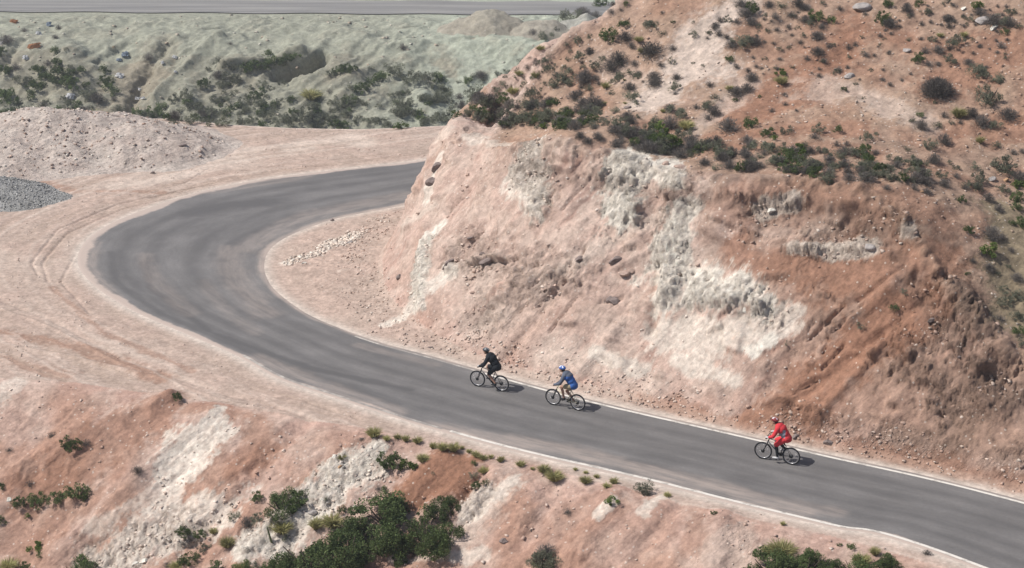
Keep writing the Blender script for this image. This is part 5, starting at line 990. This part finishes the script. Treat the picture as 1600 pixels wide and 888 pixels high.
def bicycle(label, frame_mat, fork_mat, crank, steer=0.0):
    e = bpy.data.objects.new('bicycle', None); COL.objects.link(e); tag(e, label, 'bicycle', 'bicycles ridden up the road')
    RH, FH, BB = (0, 0, .34), (1.07, 0, .34), (.43, 0, .30)
    for hub in (RH, FH):
        w = bpy.data.objects.new('wheel', None); COL.objects.link(w); w.parent = e; w.location = hub
        if hub == FH: w.rotation_euler = (0, 0, steer)
        bm = bmesh.new(); torus(bm, (0, 0, 0), .312, .027); part('tyre', bm, mt_rub, w)
        bm = bmesh.new(); torus(bm, (0, 0, 0), .278, .012, sy=1.1); part('rim', bm, mt_al, w)
        bm = bmesh.new()
        for i in range(28):
            a = 2 * math.pi * i / 28; s_ = .028 * (1 if i % 2 else -1); tube(bm, (.02 * math.cos(a + .8), s_, .02 * math.sin(a + .8)), (.272 * math.cos(a), 0, .272 * math.sin(a)), .0018, n=4)
        part('spokes', bm, mt_al, w)
        bm = bmesh.new(); tube(bm, (0, -.05, 0), (0, .05, 0), .022, n=12)
        tube(bm, (0, .034, 0), (0, .037, 0), .075, n=20); part('hub', bm, mt_blk, w)
    bm = bmesh.new(); seat_top = (.27, 0, .80); ht, hb = (.855, 0, .86), (.90, 0, .74)
    tube(bm, BB, seat_top, .017); tube(bm, (.285, 0, .76), ht, .017); tube(bm, BB, hb, .021); tube(bm, ht, hb, .023)
    for s in (-1, 1): tube(bm, (.43, s * .02, .30), (0, s * .06, .34), .010); tube(bm, (.28, s * .015, .77), (0, s * .06, .34), .009)
    part('frame', bm, frame_mat, e)
    bm = bmesh.new(); tube(bm, (.90, 0, .74), (.915, 0, .70), .02); tube(bm, (.915, -.06, .70), (.915, .06, .70), .018)
    for s in (-1, 1): tube(bm, (.915, s * .06, .71), (.985, s * .06, .52), .019); tube(bm, (.985, s * .06, .52), (1.07, s * .06, .34), .015)
    part('fork', bm, fork_mat, e)
    bm = bmesh.new(); tube(bm, (.855, 0, .86), (.84, 0, .93), .016); tube(bm, (.84, 0, .93), (.92, 0, .97), .016)
    tube(bm, (.92, 0, .97), (.90, .20, .98), .013); tube(bm, (.92, 0, .97), (.90, -.20, .98), .013)
    for s in (-1, 1): tube(bm, (.90, s * .20, .98), (.865, s * .34, .985), .013); tube(bm, (.93, s * .19, .965), (.92, s * .30, .94), .006)
    hbm = part('handlebar', bm, mt_blk, e)
    for s in (-1, 1):
        bm = bmesh.new(); tube(bm, (.882, s * .235, .984), (.86, s * .35, .987), .019, n=10); part('grip', bm, mt_rub, hbm)
    bm = bmesh.new(); tube(bm, seat_top, (.235, 0, .90), .013); part('seat_post', bm, mt_al, e)
    bm = bmesh.new(); ball(bm, (.17, 0, .925), .1, 2, (1.1, .75, .32)); ball(bm, (.30, 0, .93), .1, 2, (1.3, .28, .26)); part('saddle', bm, mt_seat, e)
    c = Vector(BB); d = Vector((math.cos(crank), 0, math.sin(crank))) * .17
    cs = bpy.data.objects.new('crankset', None); COL.objects.link(cs); cs.parent = e
    bm = bmesh.new(); tube(bm, c + Vector((0, -.07, 0)), c + Vector((0, -.063, 0)), .085, n=24); tube(bm, c + Vector((0, -.075, 0)), c + Vector((0, .075, 0)), .02); part('chainring', bm, mt_blk, cs)
    for s in (1, -1):
        bm = bmesh.new(); q = c + Vector((0, s * .075, 0)); r = q + d * s; tube(bm, q, r, .012); tube(bm, r, r + Vector((0, s * .09, 0)), .008); part('crank_arm', bm, mt_al, cs)
        bm = bmesh.new(); k = r + Vector((0, s * .065, 0)); ret = bmesh.ops.create_cube(bm, size=1); bmesh.ops.transform(bm, matrix=Matrix.Translation(k) @ Matrix.Diagonal((.09, .08, .022, 1)), verts=ret['verts']); part('pedal', bm, mt_blk, cs)
    bm = bmesh.new()
    for z0, z1 in ((.375, .39), (.305, .22)): tube(bm, (.0, -.045, z0), (.43, -.067, z1), .005)
    tube(bm, (0, -.04, .34), (0, -.052, .34), .05, n=18); tube(bm, (.01, -.055, .33), (.04, -.055, .24), .012); part('chain_drive', bm, mt_blk, e)
    return e, [c + d * 1 + Vector((0, .135, .0)), c - d + Vector((0, -.135, .0))]
def remeshed(name, bm, mats, parent, vox, pick_mat=None, smooth=4):
    me0 = bpy.data.meshes.new('tmp'); bm.to_mesh(me0); bm.free(); o0 = bpy.data.objects.new('tmp', me0); COL.objects.link(o0)
    m = o0.modifiers.new('r', 'REMESH'); m.mode = 'VOXEL'; m.voxel_size = vox; m2 = o0.modifiers.new('s', 'SMOOTH'); m2.iterations = smooth; m2.factor = .6
    dg = bpy.context.evaluated_depsgraph_get(); me = bpy.data.meshes.new_from_object(o0.evaluated_get(dg)); bpy.data.objects.remove(o0); bpy.data.meshes.remove(me0)
    me.name = name; me.materials.clear()
    for x in mats: me.materials.append(x)
    for p in me.polygons:
        p.use_smooth = True
        if pick_mat: p.material_index = pick_mat(p.center)
    return link_mesh(name, me, parent)
def limb(bm, pts, rs):
    for (a, b, r0, r1) in zip(pts[:-1], pts[1:], rs[:-1], rs[1:]): tube(bm, a, b, r0, r1, 14)
    for p, r in zip(pts, rs): ball(bm, p, r, 2)
skin = simple_mat('skin', (.36, .21, .15), .6); hair = simple_mat('dark_hair', (.03, .022, .018), .8)
def cloth(name, c, n=.10): return simple_mat(name, c, .85, .15, 0, n, 14.0, .6)
def rider(label, e, feet, M, look):
    root = None
    S = {s: Vector((.50, s * .185, 1.385)) for s in (1, -1)}; hand = {s: Vector((.868, s * .295, 1.005)) for s in (1, -1)}
    elb = {}
    for s in (1, -1):
        mid = (S[s] + hand[s]) / 2; elb[s] = mid + Vector((-.06, s * .085, -.09))
    hip = {s: Vector((.235, s * .095, 1.0)) for s in (1, -1)}; ank = {1: feet[0] + Vector((-.045, -.03, .10)), -1: feet[1] + Vector((-.045, .03, .10))}
    kn = {s: ikn(hip[s], ank[s], .45, .44) for s in (1, -1)}
    head = Vector((.685, 0, 1.575)); neck = Vector((.575, 0, 1.46)); pel = Vector((.20, 0, 1.02))
    tor = [pel, Vector((.29, 0, 1.17)), Vector((.41, 0, 1.32)), Vector((.50, 0, 1.40))]
    # body: one continuous surface
    bm = bmesh.new()
    for p, r, w in zip(tor, (.125, .115, .135, .12), (1.25, 1.15, 1.3, 1.45)): ball(bm, p, r, 3, (1, w, 1.05))
    limb(bm, [pel, tor[2]], [.115, .12]); limb(bm, [Vector((.48, 0, 1.39)), neck, head - Vector((.02, 0, .05))], [.08, .058, .055])
    for s in (1, -1):
        limb(bm, [Vector((.48, s * .10, 1.39)), S[s], elb[s], hand[s] + (elb[s] - hand[s]).normalized() * .05], [.08, .062, .044, .030])
        ball(bm, hand[s] + Vector((-.012, 0, .018)), .04, 2, (1.05, 1.05, .5))
        for k in range(4):
            y = s * (.262 + .020 * k); z = .987; L0 = [.028, .031, .030, .025][k]
            limb(bm, [Vector((.872, y, 1.016)), Vector((.872 + L0, y, 1.005)), Vector((.878 + L0 * .6, y, .965)), Vector((.862, y, .958))], [.0105, .010, .0095, .009])
        limb(bm, [hand[s] + Vector((-.02, -s * .035, .01)), Vector((.858, s * .232, .985)), Vector((.872, s * .235, .962))], [.013, .011, .010])
        limb(bm, [hip[s], kn[s], kn[s] * .62 + ank[s] * .38 + Vector((-.02, 0, 0)), ank[s]], [.092, .058, .056, .036])
    ball(bm, head, .1, 3, (1.0, .78, 1.18)); ball(bm, head + Vector((.045, 0, -.055)), .062, 2, (1.0, .85, .9))
    ball(bm, head + Vector((.112, 0, -.018)), .018, 2, (1, .7, 1.3))                      # nose
    for s in (1, -1): ball(bm, head + Vector((-.005, s * .08, -.01)), .024, 2, (.7, .35, 1.1)); ball(bm, head + Vector((.083, s * .03, .012)), .016, 2, (.6, 1.2, .5))
    ball(bm, head + Vector((.098, 0, -.06)), .018, 2, (.5, 1.4, .45))                     # mouth
    body = remeshed('person', bm, [skin], None, .0075); body.matrix_world = M; tag(body, label, 'person', 'cyclists riding along the inner edge of the road')
    bm = bmesh.new()
    for s in (1, -1): ball(bm, head + Vector((.092, s * .03, .012)), .010, 2)
    part('eyes', bm, hair, body)
    bm = bmesh.new(); ball(bm, head + Vector((-.028, 0, .015)), .104, 3, (.95, .83, 1.1)); part('hair', bm, hair, body)
    # helmet with vents and a rear taper
    bm = bmesh.new(); n, m = 28, 10; rings = []
    for i in range(m + 1):
        ph = math.pi / 2 * i / m; ring = []
        for j in range(n):
            a = 2 * math.pi * j / n; rx = .150 if math.cos(a) > 0 else .158
            v = Vector((rx * math.cos(a) * math.cos(ph), .108 * math.sin(a) * math.cos(ph), .112 * math.sin(ph) + (.012 * math.cos(2 * a) if i == 0 else 0)))
            if 1 < i < m - 1 and j % 4 == 0: v *= .93
            ring.append(bm.verts.new(head + Vector((-.008, 0, .045)) + v))
        rings.append(ring)
    for i in range(m):
        for j in range(n):
            f = bm.faces.new((rings[i][j], rings[i][(j + 1) % n], rings[i + 1][(j + 1) % n], rings[i + 1][j])); f.material_index = look['helmet_pick'](i, j)
    bmesh.ops.remove_doubles(bm, verts=bm.verts[:], dist=.0005)
    hl = part('helmet', bm, look['helmet'], body)
    md = hl.modifiers.new('t', 'SOLIDIFY'); md.thickness = .016; md.offset = -1
    bm = bmesh.new()
    for s in (1, -1): tube(bm, head + Vector((.01, s * .085, .04)), head + Vector((.04, s * .035, -.125)), .005)
    part('strap', bm, mt_blk, hl)
    if look.get('visor'):
        bm = bmesh.new(); tube(bm, head + Vector((.12, -.05, .06)), head + Vector((.12, .05, .06)), .012); ball(bm, head + Vector((.15, 0, .06)), .05, 2, (1, 1.1, .18)); part('visor', bm, mt_blk, hl)
    # jacket
    BK = look.get('bulk', 1.12)
    bm = bmesh.new()
    for p, r, w in zip([pel + Vector((-.01, 0, -.02))] + tor[1:], (.150, .140, .160, .140), (1.25, 1.2, 1.3, 1.4)): ball(bm, p, r * BK, 3, (1, w, 1.0))
    ball(bm, pel + Vector((-.035, 0, -.075)), .14, 3, (1.05, 1.28, .62)); limb(bm, [pel, tor[2]], [.15 * BK, .155 * BK]); limb(bm, [Vector((.47, 0, 1.39)), neck], [.10, .072])
    for s in (1, -1):
        end = elb[s].lerp(hand[s], look.get('sleeve', .85)); limb(bm, [Vector((.47, s * .09, 1.38)), S[s], S[s].lerp(elb[s], .5) + Vector((0, 0, -.012)), elb[s], end], [.112, .096, .082, .072, .052])
        # creases
        for t in (.35, .6, .8): ball(bm, S[s].lerp(elb[s], t), .069, 2, (1, 1, .8))
    for k in range(5): ball(bm, pel.lerp(tor[2], .15 + .16 * k) + Vector((-.085, (-1) ** k * .06, .03)), .075, 2, (.8, 1.5, .45))
    remeshed('jacket', bm, look['jacket'], body, .011, look.get('jacket_pick'), 5)
    # shorts or trousers
    bm = bmesh.new(); ball(bm, pel + Vector((-.01, 0, -.04)), .135, 3, (1, 1.28, .95))
    for s in (1, -1):
        end = hip[s].lerp(kn[s], look['shorts_to']); limb(bm, [hip[s] + Vector((0, 0, -.01)), hip[s].lerp(kn[s], .5), end], [.120, .108, .100])
    remeshed('shorts', bm, look['shorts'], body, .011, None, 4)
    for s in (1, -1):
        if look.get('leg'):
            bm = bmesh.new(); limb(bm, [hip[s].lerp(kn[s], look['shorts_to'] - .05), kn[s], kn[s] * .62 + ank[s] * .38 + Vector((-.02, 0, 0)), ank[s]], [.070, .066, .064, .045]); remeshed('leg_warmer', bm, [look['leg']], body, .011, None, 3)
        bm = bmesh.new(); a = ank[s]; ball(bm, a + Vector((.055, 0, -.068)), .1, 3, (1.35, .46, .36)); ball(bm, a + Vector((-.01, 0, -.035)), .055, 2, (1, .8, .8)); ball(bm, a + Vector((.15, 0, -.078)), .04, 2, (1, 1, .55)); remeshed('shoe', bm, [look['shoe']], body, .008, None, 2)
        bm = bmesh.new(); ball(bm, hand[s] + Vector((-.012, 0, .02)), .047, 3, (1.1, 1.1, .6)); limb(bm, [hand[s] + (elb[s] - hand[s]).normalized() * .03, hand[s] + (elb[s] - hand[s]).normalized() * look.get('cuff', .07)], [.036, .040]); remeshed('glove', bm, [look['glove']], body, .008, None, 2)
    return body
def place(front_px, rear_px, z=.012):
    f, r = onz(*front_px, z), onz(*rear_px, z); d = Vector((f[0] - r[0], f[1] - r[1], 0)); c = Vector(((f[0] + r[0]) / 2, (f[1] + r[1]) / 2, z)); d.normalize()
    return Matrix.Translation(c - d * .535) @ Matrix.Rotation(math.atan2(d.y, d.x), 4, 'Z')
black = cloth('black_fabric', (.018, .020, .024)); blue = cloth('blue_fabric', (.045, .12, .36)); greyc = cloth('grey_fabric', (.105, .12, .155)); redc = cloth('red_fabric', (.56, .045, .055)); lgrey = cloth('light_grey_fabric', (.26, .27, .32)); tanc = cloth('khaki_fabric', (.30, .25, .17))
dred = cloth('dark_red_fabric', (.48, .04, .05)); wht = simple_mat('white_leather', (.50, .50, .50), .6); h_blk = simple_mat('black_helmet_shell', (.04, .045, .05), .35, .5); h_gry = simple_mat('grey_helmet_shell', (.25, .27, .28), .35, .5); h_blu = simple_mat('blue_helmet_shell', (.05, .12, .38), .3, .5); h_wht = simple_mat('white_helmet_shell', (.70, .72, .75), .3, .5); h_red = simple_mat('maroon_helmet_shell', (.20, .03, .03), .3, .5)
f_blk = simple_mat('black_frame_paint', (.025, .025, .03), .35, .5); f_sil = simple_mat('silver_frame_paint', (.45, .45, .46), .3, .5, .6); f_wht = simple_mat('cream_frame_paint', (.55, .50, .36), .3, .5)
TR_ = [((746.7, 604), (783, 611.5), 'mountain bicycle with black frame, front one of three, under the rider in black', f_blk, f_blk, R(200), 'person in a black jacket and dark helmet riding first of three, leaning on the bars',
        dict(helmet=[h_blk, h_gry], helmet_pick=lambda i, j: 1 if (j // 2) % 3 == 0 and i > 2 else 0, jacket=[black], shorts=[black], shorts_to=.80, shoe=black, glove=wht, cuff=.14, leg=None, sleeve=.75)),
       ((866.5, 633.5), (900, 641), 'mountain bicycle with pale frame, middle one of three, under the rider in blue', f_wht, f_blk, R(20), 'person in a blue and grey jacket and blue white helmet riding second, knee raised',
        dict(helmet=[h_blu, h_wht], helmet_pick=lambda i, j: 1 if (j // 2) % 3 == 1 and i > 2 else 0, jacket=[blue, greyc], jacket_pick=lambda c: 1 if (c.z > 1.40 or (abs(c.y) > .23 and c.x > .46)) else 0, shorts=[tanc], shorts_to=.62, shoe=black, glove=greyc, leg=None, visor=False)),
       ((1193, 717.5), (1234.5, 726), 'mountain bicycle with black frame, last one of three, under the rider in red', f_blk, f_blk, R(-50), 'person in a red jacket with grey side panel and baggy red shorts riding last',
        dict(helmet=[h_red, h_wht], helmet_pick=lambda i, j: 1 if (j // 2) % 4 == 1 and i > 3 else 0, jacket=[redc, lgrey], jacket_pick=lambda c: 1 if (.09 < c.y < .19 and .22 < c.x < .50 and c.z < 1.36 and c.z > 1.0) else 0, shorts=[redc], shorts_to=.92, shoe=wht, glove=wht, cuff=.16, leg=black, sleeve=.55, visor=True))]
for fp, rp, bl, fm, fk, cr, pl, look in TR_:
    e, feet = bicycle(bl, fm, fk, cr, R(2)); M = place(fp, rp); e.matrix_world = M
    rider(pl, e, feet, M, look)

# ---------------------------------------------------------------- air: one closed box round the whole scene
bm = bmesh.new(); ret = bmesh.ops.create_cube(bm, size=1); bmesh.ops.transform(bm, matrix=Matrix.Translation((0, 430, 60)) @ Matrix.Diagonal((4400, 1100, 180, 1)), verts=ret['verts'])
m = bpy.data.materials.new('air'); m.use_nodes = True; nt = m.node_tree
for n in list(nt.nodes):
    if n.type != 'OUTPUT_MATERIAL': nt.nodes.remove(n)
pvn = nt.nodes.new('ShaderNodeVolumePrincipled'); pvn.inputs['Color'].default_value = (.90, .94, 1, 1); pvn.inputs['Density'].default_value = .0005; pvn.inputs['Anisotropy'].default_value = .2
nt.links.new(pvn.outputs[0], nt.nodes['Material Output'].inputs['Volume'])
me = bpy.data.meshes.new('haze'); bm.to_mesh(me); bm.free(); me.materials.append(m); o = link_mesh('haze', me); o['kind'] = 'stuff'
